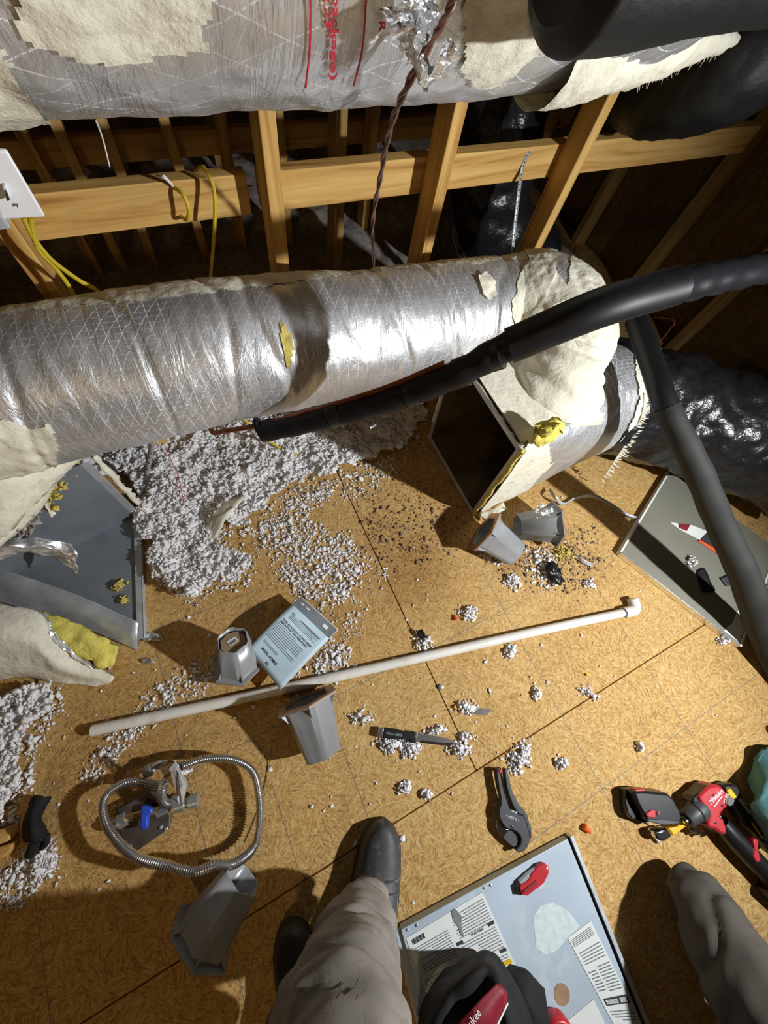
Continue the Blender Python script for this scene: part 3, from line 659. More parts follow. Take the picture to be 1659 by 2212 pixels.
# ---------------------------------------------------------------- right transition box with black flex
rb = thing('transition_box', 'open-ended metal transition box, foil and mastic wrapped, standing on the floor at the right', 'duct box', (0, 0, 0))
def rsec(cx, cy, cz, hw, hh, e, n=72):       # superellipse in the Y-Z plane
    out = []
    for k in range(n):
        th = 2*math.pi*k/n; c_, s_ = math.cos(th), math.sin(th)
        out.append(Vector((cx, cy-hw*math.copysign(abs(c_)**e, c_), cz+hh*math.copysign(abs(s_)**e, s_))))
    return out
secs = [(.0, .745, .49, .265, .200, .262, .16), (.12, .83, .495, .262, .203, .255, .22), (.35, .98, .50, .258, .212, .248, .42), (.6, 1.12, .505, .25, .215, .238, .7), (.85, 1.24, .50, .245, .215, .232, .95), (1, 1.34, .495, .24, .21, .225, 1)]
def isec(t):
    for a, b in zip(secs, secs[1:]):
        if a[0] <= t <= b[0]:
            k = (t-a[0])/(b[0]-a[0]); return [a[i]+(b[i]-a[i])*k for i in range(1, 7)]
nvb = 180; NU = 100; Gb = []; UVb = []
for i in range(NU+1):
    cx, cy, cz, hw, hh, e = isec(i/NU); row = rsec(cx, cy, cz, hw, hh, e, nvb)
    for k, p in enumerate(row):
        p.x -= (p.z-.0)*.11*(1-i/NU)
        d = Vector((0, p.y-cy, p.z-cz)).normalized(); row[k] = p+d*(.006*fbm(p, 9, 7)+.002*nz(p, 40))
        row[k].z = max(row[k].z, .004)
    Gb.append(row); UVb.append([(cx, k/nvb*1.4) for k in range(nvb+1)])
Nb = [[Vector((0, p.y-.5, p.z-.26)).normalized() for p in r] for r in Gb]
grid_obj('foil_jacket', Gb, M['foil'], rb, UVb, wrap=True)
def bmask(polys, seed, amp=8):
    m = px_mask(Gb, polys, amp, seed=seed); return [[bool(m[i][j]) for j in range(nvb)] for i in range(NU)]
edge = lambda p, a: p
shell('mastic_coat', Gb, Nb, UVb, bmask([[(900, 700), (1280, 680), (1315, 760), (1290, 835), (1215, 900), (1165, 945), (1120, 960), (900, 900)],
      [(1150, 930), (1185, 945), (1180, 1010), (1130, 1070), (1075, 1112), (1020, 1130), (1100, 1010)]], 3), .005, 'mastic', rb, .006, 2)
shell('mastic_coat', Gb, Nb, UVb, bmask([[(1370, 770), (1440, 790), (1440, 950), (1330, 1075), (1230, 1085), (1290, 1020), (1345, 940), (1378, 860)]], 5, 6), .006, 'mastic', rb, .006, 4)
# frayed edge over the flex
fr = MB()
for i in range(60):
    t = i/59; p = spline([(1392, 850, 0), (1385, 900, 0), (1350, 960, 0), (1330, 990, 0), (1300, 1035, 0)], 15)
    q_ = p[int(t*(len(p)-1))]; a = Wx(q_.x, q_.y, 1.30); b = Wx(q_.x+rnd.uniform(8, 20), q_.y+rnd.uniform(-6, 10), 1.33); fr.tube([a, (a+b)/2+Vector((0, -.005, 0)), b], [.003, .002, .0004], 4)
fr.build('frayed_fabric', M['mastic'], rb)
# open mouth: steel lining and rim
def lin(x, cy, cz, hw, hh, dx=0): return [Vector((x-(cz+sz_*hh)*.11, cy+sy_*hw, cz+sz_*hh)) for sy_, sz_ in ((-1, -1), (1, -1), (1, 1), (-1, 1))]
A_ = lin(.742, .49, .27, .186, .245); B_ = lin(1.20, .50, .25, .12, .15)
mb = MB(); vs = [tuple(p) for p in A_+B_]; mb.add(vs, [(0, 1, 5, 4), (1, 2, 6, 5), (2, 3, 7, 6), (3, 0, 4, 7), (4, 5, 6, 7)])
o = mb.build('steel_lining', M['plenum_in'], rb, smooth=0); mo = o.modifiers.new('t', 'SOLIDIFY'); mo.thickness = .002
O_ = lin(.738, .49, .265, .200, .262)
mb = MB()
for i in range(4): mb.beam(A_[i]+Vector((-.004, 0, 0)), A_[(i+1) % 4]+Vector((-.004, 0, 0)), .020, .004, up=(1, 0, 0))
mb.build('rim_flange', M['galv'], rb, bevel=.001)
for i in range(4):
    mb = MB(); a = (A_[i]+O_[i])/2; b = (A_[(i+1) % 4]+O_[(i+1) % 4])/2; P = [a.lerp(b, k/14)+Vector((rnd.uniform(-.004, .002), rnd.uniform(-.003, .003), rnd.uniform(-.003, .003))) for k in range(15)]
    mb.tube(P, [(.0075 if i == 3 else .004)+rnd.uniform(-.002, .002) for _ in P], 7); mb.build('insulation_edge', M['yellow_wool' if i == 3 else ('card' if i == 0 else 'mastic')], rb)
G_, U_ = patch([[(1156, 935, .57), (1180, 912, .60), (1212, 908, .58)], [(1158, 948, .56), (1188, 935, .60), (1210, 925, .57)], [(1165, 955, .53), (1185, 952, .55), (1198, 940, .55)]], 6, .02, 40, 3)
grid_obj('yellow_fibreglass_tuft', G_, M['yellow_bright'], rb, U_, thick=.016, smooth=180)
# short flap at the bottom corner
G_, U_ = patch([[(1030, 1112, .02), (1062, 1100, .05), (1085, 1085, .08)], [(1050, 1128, .02), (1070, 1116, .05), (1092, 1098, .07)]], 5, .008, 40, 5); grid_obj('torn_mastic_edge', G_, M['mastic'], rb, U_, thick=.003)

fx = thing('black_flex_duct', 'fat black plastic-wrapped flexible duct lying on the floor behind the right-hand box', 'duct', (0, 0, 0))
def fxd(L, th, p): return .014*abs(nz((p[0]*1, p[1]*3, p[2]*3), 5, 1))+.010*nz((p[0]*7, p[1]*2, p[2]*2), 3, 2)+.006*math.sin(L*26+2*nz(p, 8, 4))+.004*nz(p, 45, 6)
Gf, UVf, Nf = duct_grid([(1.30, .50, .25), (1.42, .46, .245), (1.58, .36, .24), (1.75, .22, .235), (1.93, .05, .235), (2.08, -.16, .235)], lambda t: .212, 110, fxd, 26)
grid_obj('plastic_jacket', Gf, M['poly'], fx, UVf, wrap=True)
mb = MB(); mb.add([tuple(p) for p in Gf[-1]], [tuple(range(len(Gf[-1])))]); mb.build('end_cap', M['poly'], fx)
fx2 = thing('black_flex_duct', 'black plastic-wrapped flexible duct entering at the top right corner', 'duct', (0, 0, 0))
Gf, UVf, Nf = duct_grid([Wy(1228, -130, .48), Wy(1300, -125, .48), Wy(1450, -140, .48), Wy(1640, -160, .48), Wy(1850, -175, .48)], lambda t: .050+.022*min(1, t*7), 80, lambda L, th, p: .005*fbm(p, 9, 3), 16)
grid_obj('plastic_jacket', Gf, M['poly_soft'], fx2, UVf, wrap=True)
mb = MB(); mb.add([tuple(p) for p in Gf[0]], [tuple(range(len(Gf[0])-1, -1, -1))]); mb.build('end_cap', M['poly_soft'], fx2)
fx3 = thing('black_flex_duct', 'black flexible duct sagging in the dark in front of the right end of the rail', 'duct', (0, 0, 0))
Gf, UVf, Nf = duct_grid([Wy(1300, 100, 1.35), Wy(1390, 160, 1.12), Wy(1480, 178, .96), Wy(1580, 140, .88), Wy(1720, 60, .86)], lambda t: .115, 80, lambda L, th, p: .5*fxd(L, th, p), 22)
grid_obj('plastic_jacket', Gf, M['poly_soft'], fx3, UVf, wrap=True)
fx4 = thing('black_flex_duct', 'black flexible duct drooping to the floor behind the narrow metal strap', 'duct', (0, 0, 0))
Gf, UVf, Nf = duct_grid([(1.22, 1.55, 1.1), (1.27, 1.5, .7), (1.34, 1.42, .36), (1.62, 1.36, .18)], lambda t: .17, 80, fxd, 22)
grid_obj('plastic_jacket', Gf, M['poly'], fx4, UVf, wrap=True)

# ---------------------------------------------------------------- left open metal box and torn mastic wrap
lb = thing('sheet_metal_box', 'open grey sheet metal plenum box with torn wrap at the left edge', 'duct box', (0, 0, 0))
pa, pc, pd, pe = Fl(290, 1115, .012), Fl(298, 1385, .012), Fl(-60, 1215, .012), Fl(-90, 1290, .012)
pb = Vector((-.92, .60, .012)); pd = Vector((-.95, .50, .012))
pd2 = Fl(0, 1232, .012)
mb = MB(); quad = [pa, pc, Vector((-.90, pc.y+.30, .012)), Vector((-.90, pa.y+.0, .012))]
vs = [tuple(p) for p in (pa, pc, Fl(-80, 1190, .012), Vector((-1.0, .80, .012)))]
mb.add(vs, [(0, 3, 2, 1)]); o = mb.build('bottom_sheet', M['galv_blue'], lb, smooth=0); mo = o.modifiers.new('t', 'SOLIDIFY'); mo.thickness = .002
# back wall rising from the crease
wa = pa; wb_ = Fl(20, 1245, .012); wtop = Vector((wa.x+.015, wa.y, .36)); wtop2 = Vector((wb_.x, wb_.y, .42))
mb = MB(); mb.add([tuple(p) for p in (wa, wb_, wtop2, wtop)], [(0, 1, 2, 3)]); o = mb.build('back_sheet', M['galv_blue'], lb, smooth=0); mo = o.modifiers.new('t', 'SOLIDIFY'); mo.thickness = .002
mb = MB(); mb.beam(wa+Vector((.008, 0, 0)), wtop+Vector((.008, 0, 0)), .026, .003, up=(0, 1, 0)); mb.build('edge_flange', M['galv'], lb, bevel=.0008)
G_ = [[wa.lerp(wtop, t/20)+Vector((.028+rnd.uniform(-.003, .003), .01, 0)), wa.lerp(wtop, t/20)+Vector((.04+rnd.uniform(-.004, .008), .02, 0))] for t in range(21)]
grid_obj('fibreglass_edge', G_, M['mastic'], lb, thick=.006)
# right lip and front flange strip
mb = MB(); mb.beam(pa+Vector((.012, 0, .008)), pc+Vector((.012, 0, .008)), .022, .003); mb.beam(pa+Vector((.022, 0, .0)), pc+Vector((.022, 0, .0)), .003, .022); mb.build('side_lip', M['galv'], lb, bevel=.0008)
def strip(name, pts, mat, par, n=10, nse=.002):
    G_, U_ = patch(pts, n, nse, 30, 2); return grid_obj(name, G_, M[mat], par, U_, thick=.0025)
strip('front_flange', [[(300, 1345, .035), (160, 1283, .035), (15, 1232, .035), (-60, 1200, .035)], [(296, 1372, .03), (150, 1312, .03), (0, 1262, .03), (-70, 1232, .03)], [(297, 1405, .004), (150, 1345, .004), (-5, 1300, .004), (-80, 1270, .004)]], 'galv', lb)
wp = thing('mastic_wrap', 'torn cream mastic duct wrap hanging over the open grey metal box', 'duct wrap', (0, 0, 0))
def fold(i, j, p): return Vector((0, 0, .016*noise.noise(Vector((j*3+i*2, i*9, 3)))+.007*noise.noise(Vector((j*6+i*5, i*26, 8)))))
G_, U_ = patch([[(-120, 880, .50), (0, 900, .50), (60, 925, .47), (120, 960, .42), (165, 984, .40)], [(-120, 980, .50), (0, 978, .49), (75, 985, .46), (130, 985, .43), (178, 988, .40)],
                [(-120, 1060, .47), (0, 1035, .47), (75, 1020, .44), (130, 1005, .42), (172, 993, .40)], [(-120, 1160, .40), (0, 1120, .40), (60, 1080, .40), (100, 1060, .385), (130, 1025, .38)],
                [(-120, 1240, .30), (-10, 1190, .33), (45, 1135, .34), (85, 1105, .35), (98, 1075, .35)]], 9, .006, 16, 3, fold)
grid_obj('mastic_hood', G_, M['mastic'], wp, U_, thick=.006)
G_, U_ = patch([[(178, 985, .40), (150, 995, .39), (118, 1020, .37), (95, 1060, .35), (100, 1095, .33), (112, 1118, .31)], [(182, 992, .38), (158, 1004, .37), (127, 1028, .35), (104, 1064, .33), (106, 1096, .31), (118, 1110, .30)]], 6, .006, 50, 8)
grid_obj('torn_edge', G_, M['mastic'], wp, U_, thick=.004)
for i, (a, b, n_) in enumerate(((130, 1015, 60), (118, 1035, 70), (105, 1060, 60), (150, 1010, 40), (60, 1120, 90), (40, 1140, 80), (85, 1085, 50))):
    c0 = Fl(a, b, .33); n2 = n_; q = RNG.normal(0, .010, (n2, 3))+np.array([[0, 0, -.01]]); V, T = clumps(q+np.array(c0)[None], RNG.gamma(3, .0016, n2).clip(.002, .009))
    link_mesh('fibreglass_tuft', fast_mesh('fibreglass_tuft', V, T), M['yellow_wool'] if i < 4 or i == 6 else M['wool_dirty'], wp, 0)
# second small fibreglass patch at the far left of the hood
G_, U_ = patch([[(-40, 958, .515), (10, 965, .51), (45, 980, .50)], [(-40, 990, .51), (10, 990, .505), (48, 990, .495)]], 6, .008, 40, 4); grid_obj('fibreglass_patch', G_, M['yellow_wool'], wp, U_, thick=.01)
# foil flap across the box
G_, U_ = patch([[(-60, 1195, .24), (10, 1165, .24), (80, 1158, .22), (140, 1172, .19), (168, 1190, .17)], [(-60, 1215, .23), (10, 1182, .25), (80, 1180, .22), (135, 1192, .18), (166, 1212, .15)], [(-60, 1235, .20), (10, 1210, .21), (60, 1190, .20), (120, 1205, .16), (168, 1240, .12)]], 8, .010, 30, 14)
grid_obj('foil_flap', G_, M['tape'], wp, U_, thick=.003)
# lower fold of the wrap with yellow fibreglass
G_, U_ = patch([[(-100, 1285, .10), (0, 1305, .10), (85, 1325, .10), (120, 1375, .07), (175, 1425, .03), (250, 1462, .006)], [(-110, 1370, .13), (0, 1370, .13), (70, 1390, .11), (110, 1425, .08), (160, 1450, .04), (240, 1472, .006)],
                [(-120, 1450, .06), (0, 1440, .06), (60, 1445, .05), (110, 1455, .03), (160, 1468, .012), (215, 1478, .006)], [(-120, 1490, .01), (0, 1470, .01), (50, 1462, .01), (100, 1468, .006), (150, 1476, .005), (205, 1482, .004)]], 8, .005, 14, 7)
grid_obj('lower_fold', G_, M['mastic'], wp, U_, thick=.004)
G_, U_ = patch([[(95, 1318, .055), (160, 1345, .05), (215, 1372, .04), (252, 1400, .02)], [(118, 1365, .06), (170, 1385, .05), (215, 1408, .04), (250, 1425, .015)], [(165, 1410, .035), (195, 1425, .03), (222, 1440, .02), (243, 1440, .008)]], 8, .008, 30, 5)
grid_obj('yellow_fibreglass', G_, M['yellow_bright'], wp, U_, thick=.02)
G_, U_ = patch([[(82, 1322, .105), (105, 1370, .085), (150, 1415, .055), (215, 1455, .015)], [(100, 1325, .09), (122, 1368, .075), (165, 1408, .045), (222, 1448, .012)]], 8, .006, 60, 9); grid_obj('foil_edge', G_, M['tape'], wp, U_, thick=.002)

# ---------------------------------------------------------------- line set, pipes, cables
ls = thing('refrigerant_line', 'thick black insulated refrigerant line with a bare copper tail crossing diagonally', 'pipe', (0, 0, 0))
def camp(px_, py_, dep): return Vector(ray(px_, py_)/F_PX*dep)+Vector((0, 0, CAM_H))
lp = [camp(568, 932, .98), camp(680, 908, .93), camp(830, 868, .85), camp(980, 812, .76), camp(1100, 748, .70), camp(1290, 668, .64)]
sp = spline(lp, 14); mb = MB(); mb.tube(sp, [.027+.0012*math.sin(i*.9) for i in range(len(sp))], 24); mb.build('foam_sleeve', M['rubber'], ls)
sp = spline([camp(1100, 748, .70), camp(1290, 668, .64), camp(1460, 618, .66)], 14); mb = MB(); mb.tube(sp, .0315, 24); mb.build('foam_sleeve', M['rubber'], ls)
sp = spline([camp(1440, 624, .66), camp(1560, 597, .72), camp(1700, 570, .80)], 12); mb = MB(); mb.tube(sp, [.0285+.002*math.sin(i*1.3) for i in range(len(sp))], 20); mb.build('taped_sleeve', M['rubber_tape'], ls)
for d in ((715, 898, .912), (880, 852, .822), (985, 808, .76), (1060, 770, .72)):
    mb = MB(); c0 = camp(*d); c1 = camp(d[0]+24, d[1]-8, d[2]-.012); mb.tube([c0, c1], .0292, 20); mb.build('tape_wrap', M['rubber_tape'], ls)
mb = MB(); e = spline([camp(456, 928, 1.02), camp(462, 935, 1.015), camp(480, 932, 1.01), camp(560, 918, .97), camp(700, 880, .895), camp(840, 835, .82), camp(960, 785, .75)], 8); mb.tube(e, .0065, 10); mb.build('copper_tube', M['copper'], ls)
mb = MB(); e = spline([camp(556, 905, .955), camp(553, 915, .96), camp(560, 932, .965)], 5); mb.tube(e, .009, 10); mb.build('bent_end', M['rubber'], ls)
dp = thing('insulated_pipe', 'dusty grey-black insulated pipe running down the right side over the grey panel', 'pipe', (0, 0, 0))
sp = spline([camp(1375, 690, 1.22), camp(1410, 790, 1.17), camp(1440, 880, 1.14), camp(1500, 1000, 1.17), camp(1555, 1130, 1.27), camp(1610, 1250, 1.33), camp(1650, 1370, 1.40), camp(1705, 1500, 1.42)], 12)
mb = MB(); mb.tube(sp[:25], [.033]*25, 20); mb.build('foam_sleeve', M['rubber'], dp)
mb = MB(); mb.tube(sp[24:], [.034+.013*min(1, i/40)+.001*math.sin(i) for i in range(len(sp)-24)], 20); mb.build('foam_sleeve', M['rubber_grey'], dp)
def helix(path, r0, n, turns, r, ph):
    P = spline(path, n); out = []
    for i, p in enumerate(P):
        t = (P[min(i+1, len(P)-1)]-P[max(i-1, 0)]).normalized(); a = t.orthogonal().normalized(); b = t.cross(a); th = ph+turns*2*math.pi*i/len(P); out.append(p+(a*math.cos(th)+b*math.sin(th))*r0)
    return out
tc = thing('twisted_cable', 'twisted pair of brown control cables hanging in front of the framing', 'cable', (0, 0, 0))
cp = [Wy(1000, -40, .505), Wy(955, 50, .512), Wy(885, 175, .53), Wy(845, 270, .60), Wy(822, 380, .68), Wy(805, 480, .75), Wy(807, 575, .80)]
for ph in (0, math.pi):
    mb = MB(); mb.tube(helix(cp, .0024, 22, 7, 0, ph), .0024, 8); mb.build('cable_strand', M['cable_brown'], tc)
yc = thing('yellow_cable', 'yellow cable looped over the rail, running down behind the lower duct', 'cable', (0, 0, 0))
mb = MB(); mb.tube(spline([Wy(425, 368, 1.10), Wy(440, 362, 1.06), Wy(462, 410, 1.04), Wy(463, 500, 1.03), Wy(455, 600, 1.06), Wy(450, 700, 1.1)], 12), .0042, 8); mb.build('sheath', M['cable_yellow'], yc)
yc = thing('yellow_cable', 'short yellow cable stub with bared white wires stapled on the rail', 'cable', (0, 0, 0))
mb = MB(); mb.tube(spline([Wy(372, 402, 1.08), Wy(395, 420, 1.05), Wy(408, 455, 1.04), Wy(402, 474, 1.05), Wy(390, 465, 1.09)], 10), .0042, 8); mb.build('sheath', M['cable_yellow'], yc)
mb = MB(); mb.tube(spline([Wy(338, 380, 1.08), Wy(355, 384, 1.06), Wy(374, 403, 1.075)], 8), .0025, 6); mb.tube(spline([Wy(352, 378, 1.07), Wy(366, 392, 1.07), Wy(374, 403, 1.075)], 8), .0025, 6); mb.build('bare_wire', M['white'], yc)
yc = thing('yellow_cable', 'yellow cable pair running down from the white switch plate along the left stud', 'cable', (0, 0, 0))
for a in ([(66, 470), (70, 500), (84, 540), (120, 580), (150, 620), (180, 680)], [(50, 470), (70, 510), (110, 560), (170, 605), (215, 632), (260, 690)]):
    mb = MB(); mb.tube(spline([Wy(x, y, .94+.0002*k) for k, (x, y) in enumerate(a)], 10), .0045, 8); mb.build('sheath', M['cable_yellow'], yc)
yc = thing('yellow_cable', 'yellow cable poking out of the white insulation below the black line', 'cable', (0, 0, 0))
mb = MB(); mb.tube(spline([Fl(515, 895, .25), Fl(555, 930, .16), Fl(600, 965, .06), Fl(640, 982, .04), Fl(683, 978, .03)], 10), .0045, 8); mb.build('sheath', M['cable_yellow'], yc)

def strap(label, pts, w, axis, n=8):
    s_ = thing('hanger_strap', label, 'strap', (0, 0, 0)); P = spline(pts, n); G_ = [[p-Vector(axis)*w/2, p+Vector(axis)*w/2] for p in P]
    grid_obj('strap_band', G_, M['galv'], s_, thick=.0012)
    mb = MB(); L = 0
    for a, b in zip(P, P[1:]):
        if (L % 2) == 0:
            c0 = (a+b)/2; t = (b-a).normalized(); nn_ = t.cross(Vector(axis)).normalized(); mb.tube([c0-nn_*.0012, c0+nn_*.0012], w*.16, 8)
        L += 1
    mb.build('hole', M['black'], s_, smooth=0)['kind'] = 'stuff'; return s_
strap('narrow perforated metal strap hanging from the rail at the right', [Wy(1143, 326, 1.08), Wy(1128, 365, 1.075), Wy(1120, 420, 1.04), Wy(1112, 490, 1.0), Wy(1106, 560, .95)], .013, (1, 0, 0), 10)
strap('perforated metal strap hanging below the lower duct over the insulation', [Fl(326, 935, .42), Fl(327, 965, .30), Fl(324, 985, .22), Fl(315, 1030, .10)], .018, (.9, -.3, 0), 7)
strap('thin metal strap behind the copper tail near the lower duct', [Fl(800, 925, .3), Fl(840, 905, .2), Fl(870, 925, .1)], .01, (0, .3, 1), 7)
# stub of wood behind strap with thin wires
mb = MB(); mb.beam(Fl(345, 950, .05)+Vector((0, .04, 0)), Fl(358, 985, .0)+Vector((0, 0, .0)), .05, .07); o = mb.build('wood_block', M['wood_x'], None, bevel=.003)
tag(o, 'short wooden block standing behind the hanging strap below the duct', 'wood')
tw = thing('thermostat_wire', 'thin white and red wires trailing over the insulation under the lower duct', 'wire', (0, 0, 0))
mb = MB(); mb.tube(spline([Fl(340, 950, .30), Fl(352, 1000, .20), Fl(370, 1040, .10), Fl(385, 1085, .055), Fl(392, 1120, .04)], 8), .0014, 5); mb.build('wire', M['white'], tw)
mb = MB(); mb.tube(spline([Fl(355, 960, .30), Fl(372, 1000, .16), Fl(385, 1030, .09), Fl(398, 1090, .05)], 8), .0012, 5); mb.build('wire', M['red_ink'], tw)
th_ = MB(); th_.tube(spline([Wy(208, 262, .62), Wy(222, 300, .64), Wy(237, 360, .66)], 8), .0009, 5); o = th_.build('loose_thread', M['white'], None)
tag(o, 'pale thread hanging below the upper duct at the left', 'thread')

# switch plate on box at left
A = Wy(-60, 322, .60); B = Wy(14, 322, .60); Cq = Wy(98, 466, .60); D = Wy(5, 472, .60)
sw = thing('switch_plate', 'white switch cover plate with a slotted toggle on the left stud', 'electrical', tuple(B))
def quadsheet(name, pts, mat, par, th=.004, bev=.0015):
    o_ = MB(); n_ = len(pts); nn_ = (pts[1]-pts[0]).cross(pts[2]-pts[1]).normalized()*th/2
    o_.add([tuple(p-nn_) for p in pts]+[tuple(p+nn_) for p in pts], [tuple(range(n_-1, -1, -1)), tuple(range(n_, 2*n_))]+[(i, (i+1) % n_, n_+(i+1) % n_, n_+i) for i in range(n_)])
    return o_.build(name, M[mat], par, bevel=bev)
quadsheet('plate', [p-B for p in (A, B, Cq, D)], 'white', sw, .006, .002)
nn_ = (B-A).cross(Cq-B).normalized(); nn_ = nn_ if nn_.dot(Vector((0, 0, CAM_H))-B) > 0 else -nn_
off = nn_*.006
quadsheet('slot', [Wy(x, y, .60)-B+off for x, y in ((3, 392), (11, 390), (17, 408), (20, 418), (12, 423), (8, 408))], 'white', sw, .006, .001)
quadsheet('toggle', [Wy(x, y, .60)-B+off*1.6 for x, y in ((10, 398), (14, 405), (19, 419), (12, 421), (10, 410))], 'ink', sw, .005, .001)
quadsheet('screw', [Wy(x, y, .60)-B+off for x, y in ((33, 433), (36, 434), (38, 439), (35, 440))], 'ink', sw, .003, .0005)
mb = MB(); mb.box((-.09, .02, -.02), (.1, .05, .10)); mb.build('junction_box', M['galv'], sw, bevel=.003)
mb = MB(); mb.beam((-.335, .66, -.02), (-.30, .66, 1.3), .04, .088, up=(0, 1, 0)); 

# junction box and wires at right wall
jx = thing('junction_box', 'small open metal junction box with white side behind the black duct', 'electrical', tuple(Wx(1530, 880, 1.85)))
o_ = Wx(1530, 880, 1.85)
mb = MB(); mb.box((0, .02, -.02), (.05, .11, .09)); mb.build('box', M['galv_dark'], jx, bevel=.003)
quadsheet('white_side', [Wx(x, y, 1.80)-o_ for x, y in ((1535, 893), (1584, 893), (1577, 915), (1529, 912))], 'white', jx, .004, .001)
quadsheet('tab', [Wx(x, y, 1.81)-o_ for x, y in ((1513, 882), (1528, 881), (1527, 887), (1516, 887))], 'white', jx, .003, .0005)
jw = thing('wire_bundle', 'loose red, green and white wires joined by an orange wire nut beside the dark pipe', 'wire', (0, 0, 0))
def wires(par, pts, mat, r=.0016): mb = MB(); mb.tube(spline(pts, 8), r, 6); return mb.build('wire', M[mat], par)
wires(jw, [Wx(1390, 685, 1.5), Wx(1455, 692, 1.5), Wx(1440, 720, 1.5), Wx(1420, 745, 1.5), Wx(1418, 760, 1.5)], 'copper', .002)
wires(jw, [Wx(1440, 790, 1.5), Wx(1452, 815, 1.5), Wx(1460, 840, 1.5), Wx(1468, 872, 1.6)], 'red_ink'); wires(jw, [Wx(1455, 822, 1.5), Wx(1480, 845, 1.55), Wx(1500, 862, 1.65), Wx(1511, 885, 1.8)], 'cable_brown', .0022)
wires(jw, [Wx(1418, 760, 1.5), Wx(1425, 775, 1.48), Wx(1437, 795, 1.5), Wx(1452, 820, 1.5)], 'teal', .006); wires(jw, [Wx(1468, 872, 1.6), Wx(1480, 890, 1.62), Wx(1495, 890, 1.7), Wx(1505, 905, 1.75)], 'white', .003)
wires(jw, [Wx(1470, 875, 1.6), Wx(1490, 900, 1.62), Wx(1500, 912, 1.7)], 'black', .005)
mb = MB(); c0 = Wx(1457, 822, 1.49); mb.lathe([(.010, -.012), (.011, 0), (.006, .013)], 10, Matrix.Translation(c0) @ Matrix.Rotation(1.4, 4, 'X')); mb.build('wire_nut', M['orange'], jw)
quadsheet('torn_jacket', [Wx(x, y, 1.5) for x, y in ((1402, 738), (1430, 752), (1428, 768), (1418, 788), (1408, 765))], 'card', jw, .004, .001)

# ---------------------------------------------------------------- things on the floor
def fr2(a, b, z=0):          # frame on the floor, x axis from a to b
    A_, B_ = Fl(*a, z), Fl(*b, z); d = B_-A_; return A_, math.atan2(d.y, d.x), d.length
# PVC pipe
A_, rz, L_ = fr2((200, 1578), (1372, 1318), .017)
pv = thing('pvc_pipe', 'long white plastic pipe with an elbow on its right end lying across the floor', 'pipe', (A_.x, A_.y, 0), rz)
R_ = .0150
mb = MB(); P = [(0, 0, R_+.003), (L_*.25, -.002, R_+.003), (L_*.5, .0, R_+.003), (L_*.75, .002, R_+.003), (L_-.02, 0, R_+.003)]
mb.tube(spline(P, 4), R_, 24, caps=False); mb.tube(spline(P, 4), R_-.003, 24, caps=False); 
mb.build('pipe', M['white_pvc'], pv)
mb = MB(); mb.lathe([(R_, 0), (R_-.003, 0), (R_-.003, .001), (R_, .001)], 24, Matrix.Rotation(math.pi/2, 4, 'Y') @ Matrix.Translation((-R_-.003, 0, 0)), caps=False); mb.build('cut_end', M['white_pvc'], pv)
mb = MB(); mb.tube(spline([(L_-.052, 0, R_+.003), (L_-.02, 0, R_+.003), (L_-.003, .003, R_+.003), (L_+.003, .018, R_+.006), (L_+.002, .042, R_+.010)], 5), .0198, 22); mb.build('elbow', M['white_pvc'], pv)
mb = MB(); mb.tube([(L_-.057, 0, R_+.003), (L_-.052, 0, R_+.003)], R_+.0012, 22); mb.build('glue_ring', M['ink_grey'], pv)

# risers
def riser_parts(r):
    n = 12; mb = MB(); prof = []
    for z_, rr in ((.0, .086), (.004, .084), (.17, .060)): prof.append((z_, rr))
    V = []; Fc = []
    for z_, rr in prof:
        for k in range(24):
            th = 2*math.pi*k/24; rib = 1.0 if k % 4 in (0, 1) else .90; V.append((rr*rib*math.cos(th), rr*rib*math.sin(th), z_))
    for i in range(2):
        for k in range(24): k2 = (k+1) % 24; Fc.append((i*24+k, i*24+k2, (i+1)*24+k2, (i+1)*24+k))
    mb.add(V, Fc); o = mb.build('cone_wall', M['grey_pvc'], r, smooth=20); mo = o.modifiers.new('t', 'SOLIDIFY'); mo.thickness = .004; mo.offset = -1
    hexo = [(.108*math.cos(math.pi/3*k+.2), .108*math.sin(math.pi/3*k+.2)) for k in range(6)]; hexi = [(.078*math.cos(math.pi/3*k+.2), .078*math.sin(math.pi/3*k+.2)) for k in range(6)]
    mb = MB(); V = [(x, y, 0) for x, y in hexo]+[(x, y, 0) for x, y in hexi]+[(x, y, .005) for x, y in hexo]+[(x, y, .005) for x, y in hexi]; Fc = []
    for k in range(6):
        k2 = (k+1) % 6; Fc += [(k, 6+k, 6+k2, k2), (12+k, 12+k2, 18+k2, 18+k), (k, k2, 12+k2, 12+k), (6+k, 18+k, 18+k2, 6+k2)]
    mb.add(V, Fc); fl_ = mb.build('flange', M['grey_pvc'], r, bevel=.0008)
    mb = MB(); V = [(x*1.004, y*1.004, -.003) for x, y in hexo]+[(x, y, -.003) for x, y in hexi]+[(x*1.004, y*1.004, .0) for x, y in hexo]+[(x, y, .0) for x, y in hexi]; mb.add(V, Fc); mb.build('flange_edge', M['tan_edge'], fl_)['label'] = 'tan worn rim'
    for k in range(6):
        th = math.pi/3*k+.2; d = Vector((math.cos(th), math.sin(th), 0)); s_ = Vector((-d.y, d.x, 0))*.0015
        a, b, c_ = d*.100+Vector((0, 0, .005)), d*.078+Vector((0, 0, .005)), d*.076+Vector((0, 0, .045)); mb = MB()
        mb.add([tuple(p-s_) for p in (a, b, c_)]+[tuple(p+s_) for p in (a, b, c_)], [(0, 1, 2), (5, 4, 3), (0, 3, 4, 1), (1, 4, 5, 2), (2, 5, 3, 0)]); mb.build('gusset', M['grey_pvc'], fl_)
